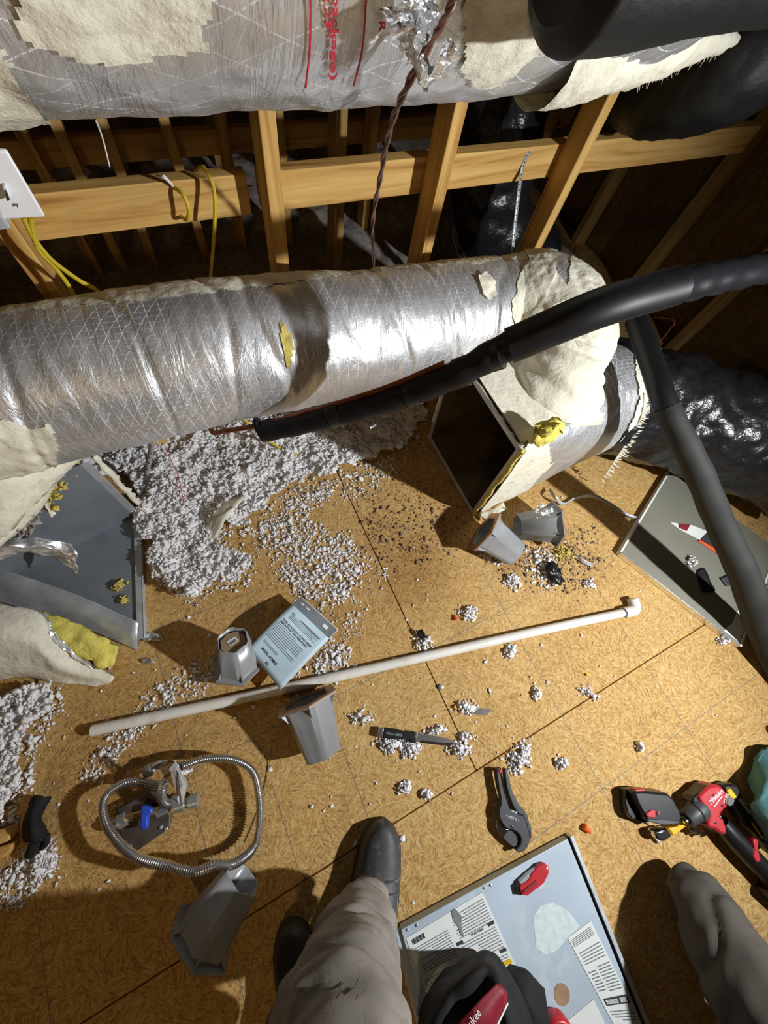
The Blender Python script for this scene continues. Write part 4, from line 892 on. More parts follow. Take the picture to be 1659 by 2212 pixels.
def riser(label, p0, p1, spin, sc=1.0, top=None):
    d = (p1-p0).normalized(); q = Vector((0, 0, 1)).rotation_difference(d) @ Quaternion((0, 0, 1), spin)
    r = thing('plastic_riser', label, 'equipment riser', tuple(p0), quat=q); r.scale = (sc,)*3; riser_parts(r)
    if top: top(r)
    return r
def card_top(r):
    mb = MB(); mb.prism([(.048*math.cos(2*math.pi*k/8), .048*math.sin(2*math.pi*k/8)) for k in range(8)], .150, .154); mb.build('cardboard_disc', M['card'], r)
    mb = MB(); mb.box((0, .004, .1555), (.036, .026, .001)); mb.build('barcode_label', M['white'], r)
    mb = MB()
    for k in range(12): mb.box((-.014+k*.0024, .0, .1563), (.0012 if k % 3 else .0018, .013, .0004))
    mb.build('barcode', M['ink'], r)
riser('grey ribbed riser with cardboard and a barcode in its mouth, left of the booklet', Fl(514, 1432, .035), Fl(502, 1380, .15), .3, .74, card_top)
riser('shiny grey ribbed riser on its side below the booklet', Fl(662, 1512, .086), Fl(697, 1626, .060), .2, .90)
riser('grey ribbed riser at the bottom left beside the shoe, its wide end to the left', Fl(434, 2030, .085), Fl(528, 1892, .10), .5, .82)
riser('silvery grey riser lying right in front of the open box corner', Fl(1045, 1148, .08), Fl(1112, 1196, .058), .25, .86)
riser('dull grey riser splashed with white paint, topped with insulation', Fl(1198, 1132, .085), Fl(1118, 1138, .062), .7, .84, lambda r: [scrap('paint_splash', None, None, [[Vector((-.066, .02, .09)), Vector((-.06, .035, .09))], [Vector((-.064, .018, .13)), Vector((-.059, .03, .13))]], 'white', .002, .004, w=True, parent=r)])
tuft(1175, 1102, 26, 22, 110, 'insulation heaped on top of the paint-splashed riser', z=.16)

# booklet
bk = thing('instruction_booklet', 'pale blue instruction booklet with a black banner leaning on the pipe', 'booklet', (0, 0, 0))
rows = [[(650, 1290, .07), (690, 1322, .062), (727, 1352, .055)], [(605, 1325, .085), (650, 1355, .080), (697, 1392, .060)], [(560, 1365, .085), (605, 1400, .085), (665, 1435, .062)], [(537, 1400, .075), (575, 1440, .075), (636, 1465, .055)], [(570, 1460, .05), (588, 1478, .046), (606, 1488, .045)]]
rows = [[(648, 1290, .05), (690, 1322, .048), (729, 1356, .045)], [(598, 1325, .085), (652, 1362, .080), (704, 1400, .055)], [(537, 1402, .080), (605, 1430, .080), (668, 1452, .055)], [(577, 1466, .052), (592, 1478, .050), (607, 1488, .048)]]
# rectangular sheet: u down the page, v across
c_tl, c_tr, c_bl, c_br = Fl(650, 1290, .06), Fl(729, 1360, .05), Fl(537, 1402, .075), Fl(607, 1488, .055)
def bsurf(u, v, off=0.0):       # u 0..1 along long side from banner edge, v 0..1 across
    p = c_tl.lerp(c_bl, u).lerp(c_tr.lerp(c_br, u), v)
    return p+Vector((0, 0, off+.020*math.sin(u*math.pi)*(1-.5*v)+.004*math.sin(v*5+u*3)))
for nm, off_, mt, ins_ in (('cover', 0, 'paper_blue', 0), ('pages', -.0035, 'paper_pages', -.01)):
    G_ = [[bsurf(ins_+(1-2*ins_)*i/16, ins_+(1-2*ins_)*j/12, off_) for j in range(13)] for i in range(17)]; ob_ = grid_obj(nm, G_, M[mt], bk, thick=.0008 if nm == 'cover' else .005)
    if nm == 'cover': cov = ob_
def bstrip(name, u0, u1, v0, v1, mat, off=.0009, par=None, surf=bsurf, mb=None):
    n_ = max(2, int(abs(u1-u0)*14)); m_ = max(2, int(abs(v1-v0)*14)); G_ = [[surf(u0+(u1-u0)*i/n_, v0+(v1-v0)*j/m_, off) for j in range(m_+1)] for i in range(n_+1)]
    return grid_obj(name, G_, M[mat], par or cov)
bstrip('banner', 0.0, .16, 0.0, 1.0, 'ink_grey', .0008)
def mapped_text(name, s, u0, v0, du, dv, mat, par, surf, off=.0014, bold=.01):
    """text runs along +v, grows along +u (downwards)"""
    V, Fc = text_mesh(s, 1, bold); xm = max(v[0] for v in V); ym = max(v[1] for v in V)
    mb = MB(); mb.add([tuple(surf(u0+du*(1-v[1]/ym), v0+dv*v[0]/xm, off)) for v in V], Fc); return mb.build(name, M[mat], par, smooth=0)
def bars(name, spec, mat, par, surf, off=.0012):
    mb = MB()
    for u0, u1, v0, v1 in spec:
        ps = [surf(u0, v0, off), surf(u0, v1, off), surf(u1, v1, off), surf(u1, v0, off)]; mb.add([tuple(p) for p in ps], [(0, 1, 2, 3)])
    o = mb.build(name, M[mat], par, smooth=0)
    if len(spec) > 2: o['kind'] = 'stuff'
    return o
def textbars(u0, u1, v0, v1, nl, fill=.45, sd=1):
    r_ = random.Random(sd); out = []; st = (u1-u0)/nl
    for i in range(nl):
        v = v0; a = u0+i*st; end = v1-(r_.random() < .25)*r_.uniform(.1, .5)*(v1-v0)
        while v < end:
            w_ = r_.uniform(.03, .09)*(v1-v0)*1.3; out.append((a, a+st*fill, v, min(v+w_, end))); v += w_+.014*(v1-v0)
    return out
bars('printed_rule', [(.24, .262, .12, .88)], 'ink_grey', cov, bsurf)
bars('small_print', textbars(.275, .35, .14, .86, 4, .4, 2)+textbars(.47, .72, .06, .80, 9, .34, 3)+textbars(.76, .80, .1, .5, 2, .4, 5), 'ink_grey', cov, bsurf)
mapped_text('heading', 'THIS BOOKLET CONTAINS', .385, .08, .028, .78, 'ink', cov, bsurf)
mapped_text('heading', 'IMPORTANT INFORMATION', .425, .08, .028, .72, 'ink', cov, bsurf)
mapped_text('heading', 'MODEL NUMBER', .84, .18, .035, .44, 'ink', cov, bsurf)
bars('logo_mark', [(.055, .10, .72, .84)], 'white', cov, bsurf); bars('banner_words', [(.05, .07, .10, .32)], 'paper', cov, bsurf); bars('mark', [(.92, .955, .42, .50)], 'ink_grey', cov, bsurf)

# knife
A_, rz, L_ = fr2((818, 1580), (1008, 1609), .012)
kn = thing('utility_knife', 'fixed blade knife with a black handle and steel blade lying on the floor', 'knife', (A_.x, A_.y, 0), rz)
mb = MB(); mb.prism([(.012, -.013), (.05, -.0145), (.075, -.011), (.098, -.010), (.104, -.0155), (.116, -.0165), (.117, .013), (.104, .0155), (.095, .0115), (.07, .0125), (.045, .0145), (.012, .013)], .004, .024); mb.build('handle', M['black'], kn, bevel=.0035)
mb = MB(); mb.prism([(-.003, -.0125), (.0135, -.013), (.0135, .013), (-.003, .012)], .005, .023); mb.build('butt_cap', M['steel'], kn, bevel=.002)
mb = MB(); bl = [(.117, -.0125), (.20, -.0115), (.225, -.0085), (.247, .002), (.226, .008), (.20, .011), (.117, .0115)]
mb.prism(bl, .0105, .0125); mb.build('blade', M['steel'], kn, bevel=.0003)
mb = MB(); mb.prism([(.130, -.0125), (.20, -.0115), (.225, -.0085), (.247, .002), (.222, -.002), (.2, -.0045), (.134, -.0055)], .0123, .0131); mb.build('blade_bevel', M['chrome'], kn)
mb = MB(); mb.prism([(.114, -.0145), (.119, -.0145), (.119, .0135), (.114, .0135)], .006, .021); mb.build('guard', M['steel'], kn, bevel=.001)
def flat_text(name, s, x0, y0, w, h, z, par, mat, rot=0, bold=.01):
    V, Fc = text_mesh(s, 1, bold); xm = max(v[0] for v in V); ym = max(v[1] for v in V); c_, s_ = math.cos(rot), math.sin(rot); mb = MB(); P_ = []
    for v in V:
        a, b = v[0]/xm*w, v[1]/ym*h; P_.append((x0+a*c_-b*s_, y0+a*s_+b*c_, z))
    mb.add(P_, Fc); return mb.build(name, M[mat], par, smooth=0)
flat_text('handle_print', 'KLEIN TOOLS', .072, .003, .050, .006, .0243, kn, 'galv', math.pi)
# loose blade
A_, rz, L_ = fr2((1000, 1530), (1068, 1540), 0)
lbk = thing('snap_blade', 'dull grey loose utility blade poking from a white tuft', 'blade', (A_.x, A_.y, .006), rz)
mb = MB(); mb.prism([(0, -.010), (.075, -.011), (.096, .008), (.0, .009)], 0, .0012); mb.build('blade', M['bracket'], lbk)
mb = MB(); mb.prism([(-.035, -.002), (-.015, -.006), (-.005, .0), (-.018, .008), (-.03, .006)], 0, .006); mb.build('yellow_tab', M['yellow'], lbk, bevel=.001)

def floor_prism(name, pts, z0, z1, mat, par, org, bevel=.002, inset=0):
    """outline seen from above at height z1; solid between z0 and z1, in the thing's local (unrotated) frame"""
    P_ = [Fl(a, b, z1)-org for a, b in pts]; mb = MB(); mb.prism([(p.x, p.y) for p in P_], z0-org.z, z1-org.z); return mb.build(name, M[mat], par, bevel=bevel)
def crop(x0, y0, s, pts): return [(x0+a/s, y0+b/s) for a, b in pts]
# pipe cutter
org = Fl(1105, 1750, 0); ct = thing('pipe_cutter', 'black ratcheting plastic-pipe cutter with open jaw on the floor', 'pipe cutter', tuple(org))
k_ = 10.533
H1 = crop(1040, 1640, k_, [(350, 210), (420, 215), (440, 400), (480, 600), (540, 830), (600, 1000), (640, 1130), (700, 1180), (860, 1270), (960, 1300), (1010, 1400), (1090, 1700), (1110, 1850), (1060, 2000), (960, 2110), (850, 2140), (790, 2090), (800, 2040), (880, 1960), (910, 1850), (890, 1760), (820, 1670), (740, 1620), (620, 1600), (540, 1550), (470, 1450), (415, 1340), (400, 1200), (420, 1090), (450, 1030), (450, 900), (420, 760), (385, 560), (355, 380)])
floor_prism('body', H1, .012, .034, 'dark_grey', ct, org, .003)
H2 = crop(1040, 1640, k_, [(520, 205), (590, 215), (640, 470), (700, 700), (780, 880), (880, 1060), (990, 1170), (1050, 1260), (1100, 1450), (1145, 1560), (1150, 1780), (1110, 1850), (1070, 1700), (1000, 1420), (940, 1290), (850, 1260), (760, 1140), (690, 1010), (620, 830), (570, 640), (535, 420)])
floor_prism('upper_handle', H2, .008, .028, 'dark_grey', ct, org, .004)
floor_prism('lock_tab', crop(1040, 1640, k_, [(395, 232), (480, 240), (485, 320), (425, 318)]), .010, .036, 'red', ct, org, .001)
floor_prism('blade', crop(1040, 1640, k_, [(345, 1385), (400, 1430), (540, 1590), (620, 1600), (600, 1650), (490, 1780), (400, 1690), (350, 1580), (335, 1480)]), .018, .024, 'chrome', ct, org, .0008)
floor_prism('blade_guard', crop(1040, 1640, k_, [(612, 1605), (700, 1640), (790, 1740), (830, 1880), (825, 1970), (780, 2015), (680, 1970), (560, 1860), (490, 1780)]), .017, .025, 'dark_grey', ct, org, .001)
floor_prism('ratchet_teeth', crop(1040, 1640, k_, [(670, 1160), (690, 1150), (720, 1180), (745, 1175), (760, 1200), (820, 1190), (820, 1225), (790, 1240), (670, 1175)]), .02, .036, 'galv', ct, org, .0005)
mb = MB(); c0 = Fl(*crop(1040, 1640, k_, [(690, 1535)])[0], .034)-org; mb.lathe([(.0036, 0), (.0036, .0015), (.0024, .0018)], 14, Matrix.Translation(c0)); mb.build('pivot_pin', M['black'], ct)
def px_text(name, s, p0, p1, hpx, z, par, org, mat, mirror=False):
    A_ = Fl(*p0, z)-org; B_ = Fl(*p1, z)-org; d = B_-A_; w = d.length; sc = w/math.hypot(p1[0]-p0[0], p1[1]-p0[1]); return flat_text(name, s, A_.x, A_.y, w, hpx*sc, z+.0005-org.z, par, mat, math.atan2(d.y, d.x))
px_text('brand_print', 'HUSKY', (1122, 1770), (1092, 1757), 5, .034, ct, org, 'galv')

# furnace panel
TL, TR, BR = Fl(866, 2008, .028), Fl(1226, 1812, .028), Fl(1400, 2150, .028)
d1 = (TR-TL); Wd = d1.length; rz = math.atan2(d1.y, d1.x)
fp = thing('furnace_door', 'grey-blue furnace access door with printed labels lying on the floor at the bottom', 'metal panel', (TL.x, TL.y, 0), rz)
Lp = .62
mb = MB(); mb.prism([(0, 0), (Wd, 0), (Wd, -Lp), (0, -Lp)], .024, .028); mb.build('face', M['panel'], fp, bevel=.0015)
mb = MB(); mb.box((Wd/2, -.0015, .014), (Wd, .003, .026)); mb.box((-.008, -Lp/2, .018), (.016, Lp, .004)); mb.build('return_edge', M['panel'], fp, bevel=.001)
mb = MB(); mb.box((Wd+.005, -Lp/2, .010), (.010, Lp, .018)); mb.build('side_channel', M['black'], fp, bevel=.001)
mb = MB(); mb.box((Wd+.0155, -Lp/2, .014), (.011, Lp, .026)); mb.box((-.018, -Lp/2, .008), (.006, Lp, .016)); mb.build('outer_flange', M['panel_edge'], fp, bevel=.001)
inv_ = Matrix.Rotation(-rz, 3, 'Z')
def fpl(px_, py_, z=.0285): p = inv_ @ (Fl(px_, py_, z)-Vector((TL.x, TL.y, 0))); p.z = z; return p
def fsurf(a, b, c_, d):          # corner px -> bilinear surface, u down v across
    A_, B_, C_, D_ = (fpl(*q) for q in (a, b, c_, d))
    return lambda u, v, off=0: (A_.lerp(D_, u)).lerp(B_.lerp(C_, u), v)+Vector((0, 0, off))
def sheet(name, s, mat, par=None, off=.0004):
    mb = MB(); mb.add([tuple(s(u, v, off)) for u, v in ((0, 0), (0, 1), (1, 1), (1, 0))], [(0, 1, 2, 3)]); o = mb.build(name, M[mat], fp if par is None else par, smooth=0); mo = o.modifiers.new('t', 'SOLIDIFY'); mo.thickness = .0004; return o
# label text is upside-down in the photo: v runs right->left, u runs bottom->top of the label
s1 = fsurf((1125, 2110), (935, 2190), (877, 2027), (1042, 1927)); 
def s1f(u, v, off=0): return s1(u, v, off)
l1 = sheet('instruction_label', s1f, 'paper')
bars('label_print', textbars(.03, .30, .03, .46, 9, .35, 11)+textbars(.36, .62, .03, .46, 8, .35, 12)+textbars(.66, .96, .03, .46, 9, .35, 13)+textbars(.08, .44, .54, .97, 11, .35, 14)+textbars(.50, .85, .54, .95, 11, .35, 15), 'ink_grey', l1, s1f)
bars('label_block', [(.31, .35, .02, .10), (.63, .67, .02, .10), (.60, .64, .43, .51)], 'ink', l1, s1f, .0016)
bars('barcode', [(.88, .95, .80+k*.013, .80+k*.013+(.007 if k % 3 else .010)) for k in range(12)], 'ink', l1, s1f, .0016)
bars('yellow_mark', [(.17, .22, .02, .11)], 'yellow', l1, s1f, .0018)
mapped_text('label_heading', 'OPERATION', .625, .16, .030, .16, 'ink', l1, s1f, .0016)
mapped_text('label_heading', 'FOR YOUR SAFETY', .30, .56, .026, .25, 'ink', l1, s1f, .0016)
s2 = fsurf((1385, 2212), (1325, 2212), (1226, 2026), (1276, 1989)); s2f = lambda u, v, off=0: s2(u, v, off); l2 = sheet('rating_label', s2f, 'paper')
bars('label_print', textbars(.04, .16, .05, .9, 4, .4, 21)+textbars(.34, .62, .05, .55, 9, .35, 22)+textbars(.36, .60, .62, .92, 7, .35, 23)+textbars(.66, .82, .06, .9, 5, .35, 24)+textbars(.88, .97, .1, .95, 5, .45, 25), 'ink_grey', l2, s2f)
bars('label_block', [(.20, .28, .03, .90)], 'ink', l2, s2f, .0016); bars('badge_words', [(.215, .262, .10+.05*k, .13+.05*k) for k in range(5)]+[(.215, .262, .42+.05*k, .45+.05*k) for k in range(9)], 'paper', l2, s2f, .002)
s3 = fsurf((1325, 2290), (1180, 2330), (1205, 2212), (1283, 2158)); s3 = fsurf((1330, 2260), (1230, 2330), (1195, 2230), (1282, 2158)); sheet('blank_label', lambda u, v, off=0: s3(u, v, off), 'paper')
mb = MB(); c0 = fpl(1214, 2148); mb.lathe([(.021, .0), (.021, .0006)], 32, Matrix.Translation(c0)); mb.build('round_knockout', M['card'], fp)
mb = MB(); ps = [fpl(x, y) for x, y in ((1152, 1980), (1168, 1956), (1195, 1950), (1228, 1968), (1252, 2000), (1222, 2030), (1205, 2052), (1180, 2064), (1158, 2048))]; mb.prism([(p.x, p.y) for p in ps], .0282, .0285); mb.build('chalky_smear', simple('chalky_stain', (.60, .68, .69), .8, 0, .12, 60), fp)
mb = MB(); ps = [fpl(x, y) for x, y in ((974, 1968), (982, 1962), (990, 1966), (998, 1980), (996, 1995), (1002, 2022), (996, 2020), (988, 2000), (978, 1985))]; mb.prism([(p.x, p.y) for p in ps], .0292, .031); mb.build('mastic_drip', M['zinc'], fp, bevel=.001)
for x, y in ((900, 1998), (880, 2008), (1060, 1912), (1046, 1918)):
    mb = MB(); mb.lathe([(.003, 0), (.003, .002), (.0015, .003)], 10, Matrix.Translation(fpl(x, y))); mb.build('screw', M['zinc'], fp)

# red folding knife on the door
org = Fl(1150, 1900, .029); rk = thing('folding_knife', 'red folding utility knife lying on the grey-blue door', 'knife', tuple(org))
k2 = 2.765
floor_prism('body', crop(850, 1780, k2, [(870, 245), (905, 235), (930, 255), (928, 300), (900, 355), (850, 395), (800, 432), (768, 425), (752, 385), (760, 360), (790, 350), (815, 325), (820, 300)]), .031, .045, 'red', rk, org, .003)
floor_prism('blade_holder', crop(850, 1780, k2, [(752, 345), (800, 300), (822, 282), (850, 262), (835, 300), (815, 325), (785, 350), (756, 372)]), .031, .042, 'zinc', rk, org, .001)
floor_prism('grip_edge', crop(850, 1780, k2, [(728, 372), (752, 345), (756, 380), (770, 425), (742, 425)]), .030, .040, 'black', rk, org, .001)
floor_prism('clip', crop(850, 1780, k2, [(772, 398), (840, 345), (850, 338), (862, 345), (855, 360), (790, 412), (778, 412)]), .044, .047, 'red_dark', rk, org, .001)
floor_prism('lanyard_hole', crop(850, 1780, k2, [(912, 258), (922, 254), (924, 270), (915, 274)]), .0445, .0456, 'white', rk, org, 0)

# gas hose and valve assembly
gh = thing('gas_connector_hose', 'coiled corrugated stainless gas connector hose with nut ends on the floor', 'hose', (0, 0, 0))
hp = [(345, 1652, .05), (372, 1658, .10), (362, 1690, .11), (352, 1712, .075), (362, 1738, .035), (378, 1742, .03)]
c2 = [(378, 1730, .04), (365, 1735, .03), (352, 1712, .06), (365, 1690, .13)]
main = [Fl(395, 1655, .085), Fl(440, 1640, .075), Fl(500, 1640, .06), (Fl(545, 1665, .05)), Fl(560, 1720, .045), Fl(560, 1790, .045), Fl(545, 1835, .06), Fl(505, 1866, .10), Fl(465, 1868, .12), Fl(420, 1882, .12), Fl(360, 1870, .12), Fl(290, 1850, .10), Fl(240, 1800, .08), Fl(222, 1750, .07), Fl(232, 1715, .06), Fl(270, 1690, .05), Fl(310, 1690, .045), Fl(350, 1700, .05)]
def corr(par, path, n=26, R=.0096, amp=.0019, pitch=.0056):
    P = spline(path, n); Q = [P[0]]; acc = 0; st = pitch/4
    for a, b in zip(P, P[1:]):
        d = (b-a).length; t = 0
        while acc+d-t >= st: t += st-acc; acc = 0; Q.append(a.lerp(b, min(1, t/d)))
        acc += d-t
    mb = MB(); mb.tube(Q, [R+amp*math.cos(i*math.pi/2) for i in range(len(Q))], 14); return mb.build('corrugated_tube', M['steel'], par)
corr(gh, main)
corr(gh, [Fl(330, 1660, .035), Fl(345, 1652, .05), Fl(375, 1655, .075), Fl(395, 1655, .085)])
corr(gh, [Fl(350, 1700, .05), Fl(362, 1680, .09), Fl(352, 1702, .09), Fl(350, 1725, .07), Fl(362, 1738, .05), Fl(378, 1733, .04)])
def hexnut(par, a, b, r, mat='zinc', n=6):
    mb = MB(); mb.tube([a, a.lerp(b, .15), a.lerp(b, .85), b], [r*.9, r, r, r*.85], n); return mb.build('hex_nut', M[mat], par, smooth=20)
hexnut(gh, Fl(313, 1668, .03), Fl(332, 1659, .036), .0165)
hexnut(gh, Fl(372, 1732, .04), Fl(390, 1727, .04), .016)
tg = MB(); T_ = [Fl(366, 1658, .13), Fl(378, 1642, .15), Fl(406, 1694, .10), Fl(395, 1740, .06), Fl(390, 1730, .06)]
tg.add([tuple(p) for p in T_], [(0, 1, 2, 3, 4)]); o = tg.build('white_tag', M['white'], gh, smooth=0); mo = o.modifiers.new('t', 'SOLIDIFY'); mo.thickness = .0008
tg = MB(); tg.add([tuple(p) for p in (Fl(344, 1660, .12), Fl(366, 1640, .14), Fl(378, 1645, .15), Fl(366, 1660, .13), Fl(378, 1706, .09))], [(0, 1, 2, 3, 4)]); o = tg.build('tag_back', M['card'], gh, smooth=0); mo = o.modifiers.new('t', 'SOLIDIFY'); mo.thickness = .0008
mb = MB(); mb.tube(spline([Fl(385, 1670, .137), Fl(381, 1690, .125), Fl(384, 1715, .10)], 6), .0016, 6); mb.build('tag_tie', M['ink'], gh)
bars('tag_print', [(.2+.06*k, .23+.06*k, .3, .75) for k in range(9)], 'ink_grey', gh, lambda u, v, off=0: (Fl(372, 1650, .142).lerp(Fl(393, 1732, .068), u)).lerp(Fl(384, 1655, .145).lerp(Fl(403, 1705, .093), u), v)+Vector((0, 0, off)))
org = Fl(310, 1765, 0); gv = thing('gas_valve_bracket', 'dark rectangular bracket plate with a blue-handled gas valve inside the hose loop', 'gas valve', tuple(org))
floor_prism('bracket_plate', [(262, 1750), (345, 1705), (358, 1722), (368, 1762), (366, 1790), (290, 1842), (270, 1832), (255, 1790)], .004, .014, 'bracket', gv, org, .0025)
floor_prism('bracket_riser', [(250, 1748), (330, 1706), (352, 1710), (352, 1728), (262, 1775)], .012, .032, 'bracket', gv, org, .003)
floor_prism('blue_lever', [(304, 1742), (312, 1740), (328, 1747), (326, 1758), (318, 1765), (317, 1790), (308, 1796), (302, 1788)], .035, .052, 'blue', gv, org, .003)
mb = MB(); a = Fl(240, 1785, .022)-org; b = Fl(275, 1765, .024)-org; mb.tube([a, a.lerp(b, .45), a.lerp(b, .5), b], [.013, .013, .018, .018], 16); mb.build('pipe_nipple', M['zinc'], gv)
mb = MB(); a = Fl(275, 1765, .024)-org; b = Fl(350, 1748, .026)-org; mb.tube([a, b], .012, 14); mb.build('valve_body', M['brass'], gv)
mb = MB(); a = Fl(340, 1755, .026)-org; b = Fl(365, 1743, .030)-org; mb.tube([a, b], .0125, 6); mb.build('hex_fitting', M['zinc'], gv, smooth=20)
mb = MB(); a = Fl(378, 1742, .034)-org; b = Fl(428, 1728, .034)-org; mb.tube([a, a.lerp(b, .4), a.lerp(b, .42), a.lerp(b, .6), a.lerp(b, .62), b], [.016, .016, .012, .012, .0165, .0165], 14); mb.build('union_fitting', M['zinc'], gv)
for x, y in ((348, 1787), (359, 1790), (280, 1829)):
    mb = MB(); mb.lathe([(.0055, 0), (.005, .003), (.002, .005)], 12, Matrix.Translation(Fl(x, y, .014)-org)); mb.build('rivet', M['zinc'], gv)

# black glove-like curled tool at left
org = Fl(75, 1790, 0); gl = thing('rubber_glove', 'crumpled black rubber glove on insulation at the left edge', 'glove', tuple(org))
G_, U_ = patch([[(66, 1737, .02), (76, 1722, .035), (92, 1720, .04), (112, 1724, .03)], [(64, 1750, .03), (74, 1744, .055), (84, 1742, .05), (98, 1738, .02)], [(56, 1775, .03), (66, 1772, .06), (76, 1772, .06), (84, 1770, .02)], [(55, 1800, .03), (68, 1800, .07), (84, 1798, .06), (96, 1796, .02)], [(58, 1815, .02), (70, 1820, .05), (82, 1815, .05), (102, 1802, .02)]], 7, .005, 20, 4)
G_ = [[p-org for p in r] for r in G_]; grid_obj('glove_body', G_, M['black_matt'], gl, U_, thick=.012)
mb = MB(); mb.tube(spline([Fl(76, 1815, .04)-org, Fl(72, 1832, .03)-org, Fl(64, 1848, .015)-org], 6), [.012]*12+[.008], 12); mb.build('finger', M['black_matt'], gl)
mb = MB(); mb.tube(spline([Fl(100, 1803, .03)-org, Fl(100, 1820, .025)-org, Fl(88, 1832, .012)-org], 6), [.008]*12+[.006], 12); mb.build('finger', M['black_matt'], gl)
for lab, pts in (('upper pale wood offcut poking in at the left edge', [(-60, 1812), (21, 1786), (24, 1800), (15, 1818), (-60, 1846)]), ('lower pale wood offcut poking in at the left edge', [(-60, 1850), (26, 1822), (23, 1834), (8, 1852), (-60, 1876)])):
    org = Fl(-10, 1820, 0); o = floor_prism('wood_offcut', pts, .002, .03, 'wood_x', None, org, .002); o.location = org; tag(o, lab, 'wood')

# wire nuts, screw
def nut(label, px_, py_, mat, rot, sc=1.0, nm='wire_nut', cat='wire nut'):
    mb = MB(); mb.lathe([(.0085, 0), (.0085, .004), (.0075, .006), (.0045, .02), (.003, .021)], 12, Matrix.Rotation(math.pi/2, 4, 'X')); o = mb.build(nm, M[mat], None); o.location = Fl(px_, py_, .0078*sc); o.rotation_euler = (0, 0, rot); o.scale = (sc,)*3; return tag(o, label, cat)
nut('orange wire nut near the white tuft above the pipe', 985, 1340, 'orange', 2.8, .9); nut('orange wire nut on bare floor right of the pipe cutter', 1262, 1785, 'orange', .4, 1.1)
scrap('plastic_scrap', 'small pink scrap in the loose insulation left of the booklet top', 'debris', [[(517, 1216, .03), (530, 1214, .035)], [(520, 1228, .035), (535, 1226, .03)]], 'pink', .003, .004)
scrap('foil_scrap', 'crinkled foil scrap on bare floor just right of the open grey box', 'debris', [[(302, 1372, .004), (330, 1366, .012), (350, 1372, .004)], [(305, 1386, .006), (330, 1384, .01), (352, 1382, .004)]], 'tape', .001, .006, ns=60)
scrap('foil_scrap', 'small foil scrap below the open grey box corner', 'debris', [[(305, 1425, .004), (325, 1420, .01)], [(308, 1434, .004), (335, 1430, .006)]], 'tape', .001, .005, ns=60)
nut('tiny yellow wire nut on the floor below the white pipe', 1266, 1457, 'yellow', 1.2, .6)
mb = MB(); mb.lathe([(.001, 0), (.007, .001), (.0095, .006), (.007, .012), (.001, .014)], 16); o = mb.build('grey_cap', M['galv'], None); o.location = Fl(952, 1484, 0); tag(o, 'small grey round cap sitting on the floor seam', 'cap')
mb = MB(); mb.box((0, 0, .003), (.014, .008, .006)); o = mb.build('plastic_chip', M['zinc'], None, bevel=.001); o.location = Fl(1048, 1430, 0); tag(o, 'small pale rectangular chip below the white pipe', 'debris')
mb = MB(); mb.lathe([(.002, 0), (.012, .002), (.016, .012), (.012, .022), (.003, .026)], 18); o = mb.build('round_knob', M['skin'], None); o.location = Fl(1664, 1577, 0); tag(o, 'pale round knob just inside the right edge of the floor', 'knob')
gh2 = thing('wire_offcut', 'thin curled straw-coloured offcut inside the right of the hose loop', 'wire', (0, 0, 0))
mb = MB(); mb.tube(spline([Fl(585, 1615, .004), Fl(580, 1660, .004), Fl(572, 1700, .003), Fl(555, 1760, .003), Fl(530, 1820, .003)], 8), .0011, 5); mb.build('strand', M['card'], gh2)
gs = thing('liner_strip', 'curling grey strip of cut liner behind the paint-splashed riser', 'strip', (0, 0, 0))
G_ = []
for p in spline([Fl(1185, 1060, .01), Fl(1198, 1078, .04), Fl(1215, 1092, .01), Fl(1240, 1080, .01), Fl(1280, 1075, .05), Fl(1320, 1095, .02), Fl(1350, 1115, .01), Fl(1385, 1125, .005)], 8): G_.append([p, p+Vector((.006, .006, .012))])
grid_obj('strip', G_, M['galv'], gs, thick=.001)

# metal-framed panel at right
pl, pt, pbm = Fl(1345, 1192, .03), Fl(1430, 1120, .03), Fl(1600, 1392, .03)
d1 = pbm-pl; L1 = d1.length; rz = math.atan2(d1.y, d1.x)
ff = thing('framed_panel', 'grey-beige metal panel with a shiny taped edge leaning flat at the right', 'metal panel', (pl.x, pl.y, 0), rz)
mb = MB(); mb.prism([(0, 0), (L1, 0), (L1, .52), (0, .52)], .018, .026); mb.build('face', M['beige_panel'], ff, bevel=.002)
mb = MB(); mb.box((L1/2, -.004, .015), (L1, .008, .028)); mb.build('front_edge', M['tape'], ff, bevel=.001)
mb = MB(); mb.box((-.004, .26, .015), (.008, .53, .028)); mb.box((L1+.004, .26, .015), (.008, .53, .028)); mb.build('side_edge', M['paper'], ff, bevel=.001)
mb = MB(); mb.prism([(L1-.07, .005), (L1-.005, .005), (L1-.005, .30), (L1-.05, .30), (L1-.05, .06)], .026, .0275); mb.build('pale_label', M['paper'], ff)
inv2 = Matrix.Rotation(-rz, 3, 'Z')
def ffp(pts, z0, z1, nm, mat, bev=.0005):
    P_ = [inv2 @ (Fl(a, b, z1)-Vector((pl.x, pl.y, 0))) for a, b in pts]; mb = MB(); mb.prism([(p.x, p.y) for p in P_], z0, z1); return mb.build(nm, M[mat], ff, bevel=bev)
rc = thing('printed_carton_strip', 'faded printed carton strip lying along the far side of the grey-beige panel', 'carton', (0, 0, 0))
def rcp(pts, z0, z1, nm, mat): P_ = [Fl(a, b, z1) for a, b in pts]; mb = MB(); mb.prism([(p.x, p.y) for p in P_], z0, z1); return mb.build(nm, M[mat], rc, bevel=.001)
rcp([(1448, 1128), (1495, 1134), (1530, 1148), (1512, 1166), (1468, 1143)], .027, .031, 'pale_flap', 'paper'); rcp([(1466, 1130), (1492, 1133), (1484, 1147), (1467, 1140)], .031, .033, 'pink_patch', 'red_dark')
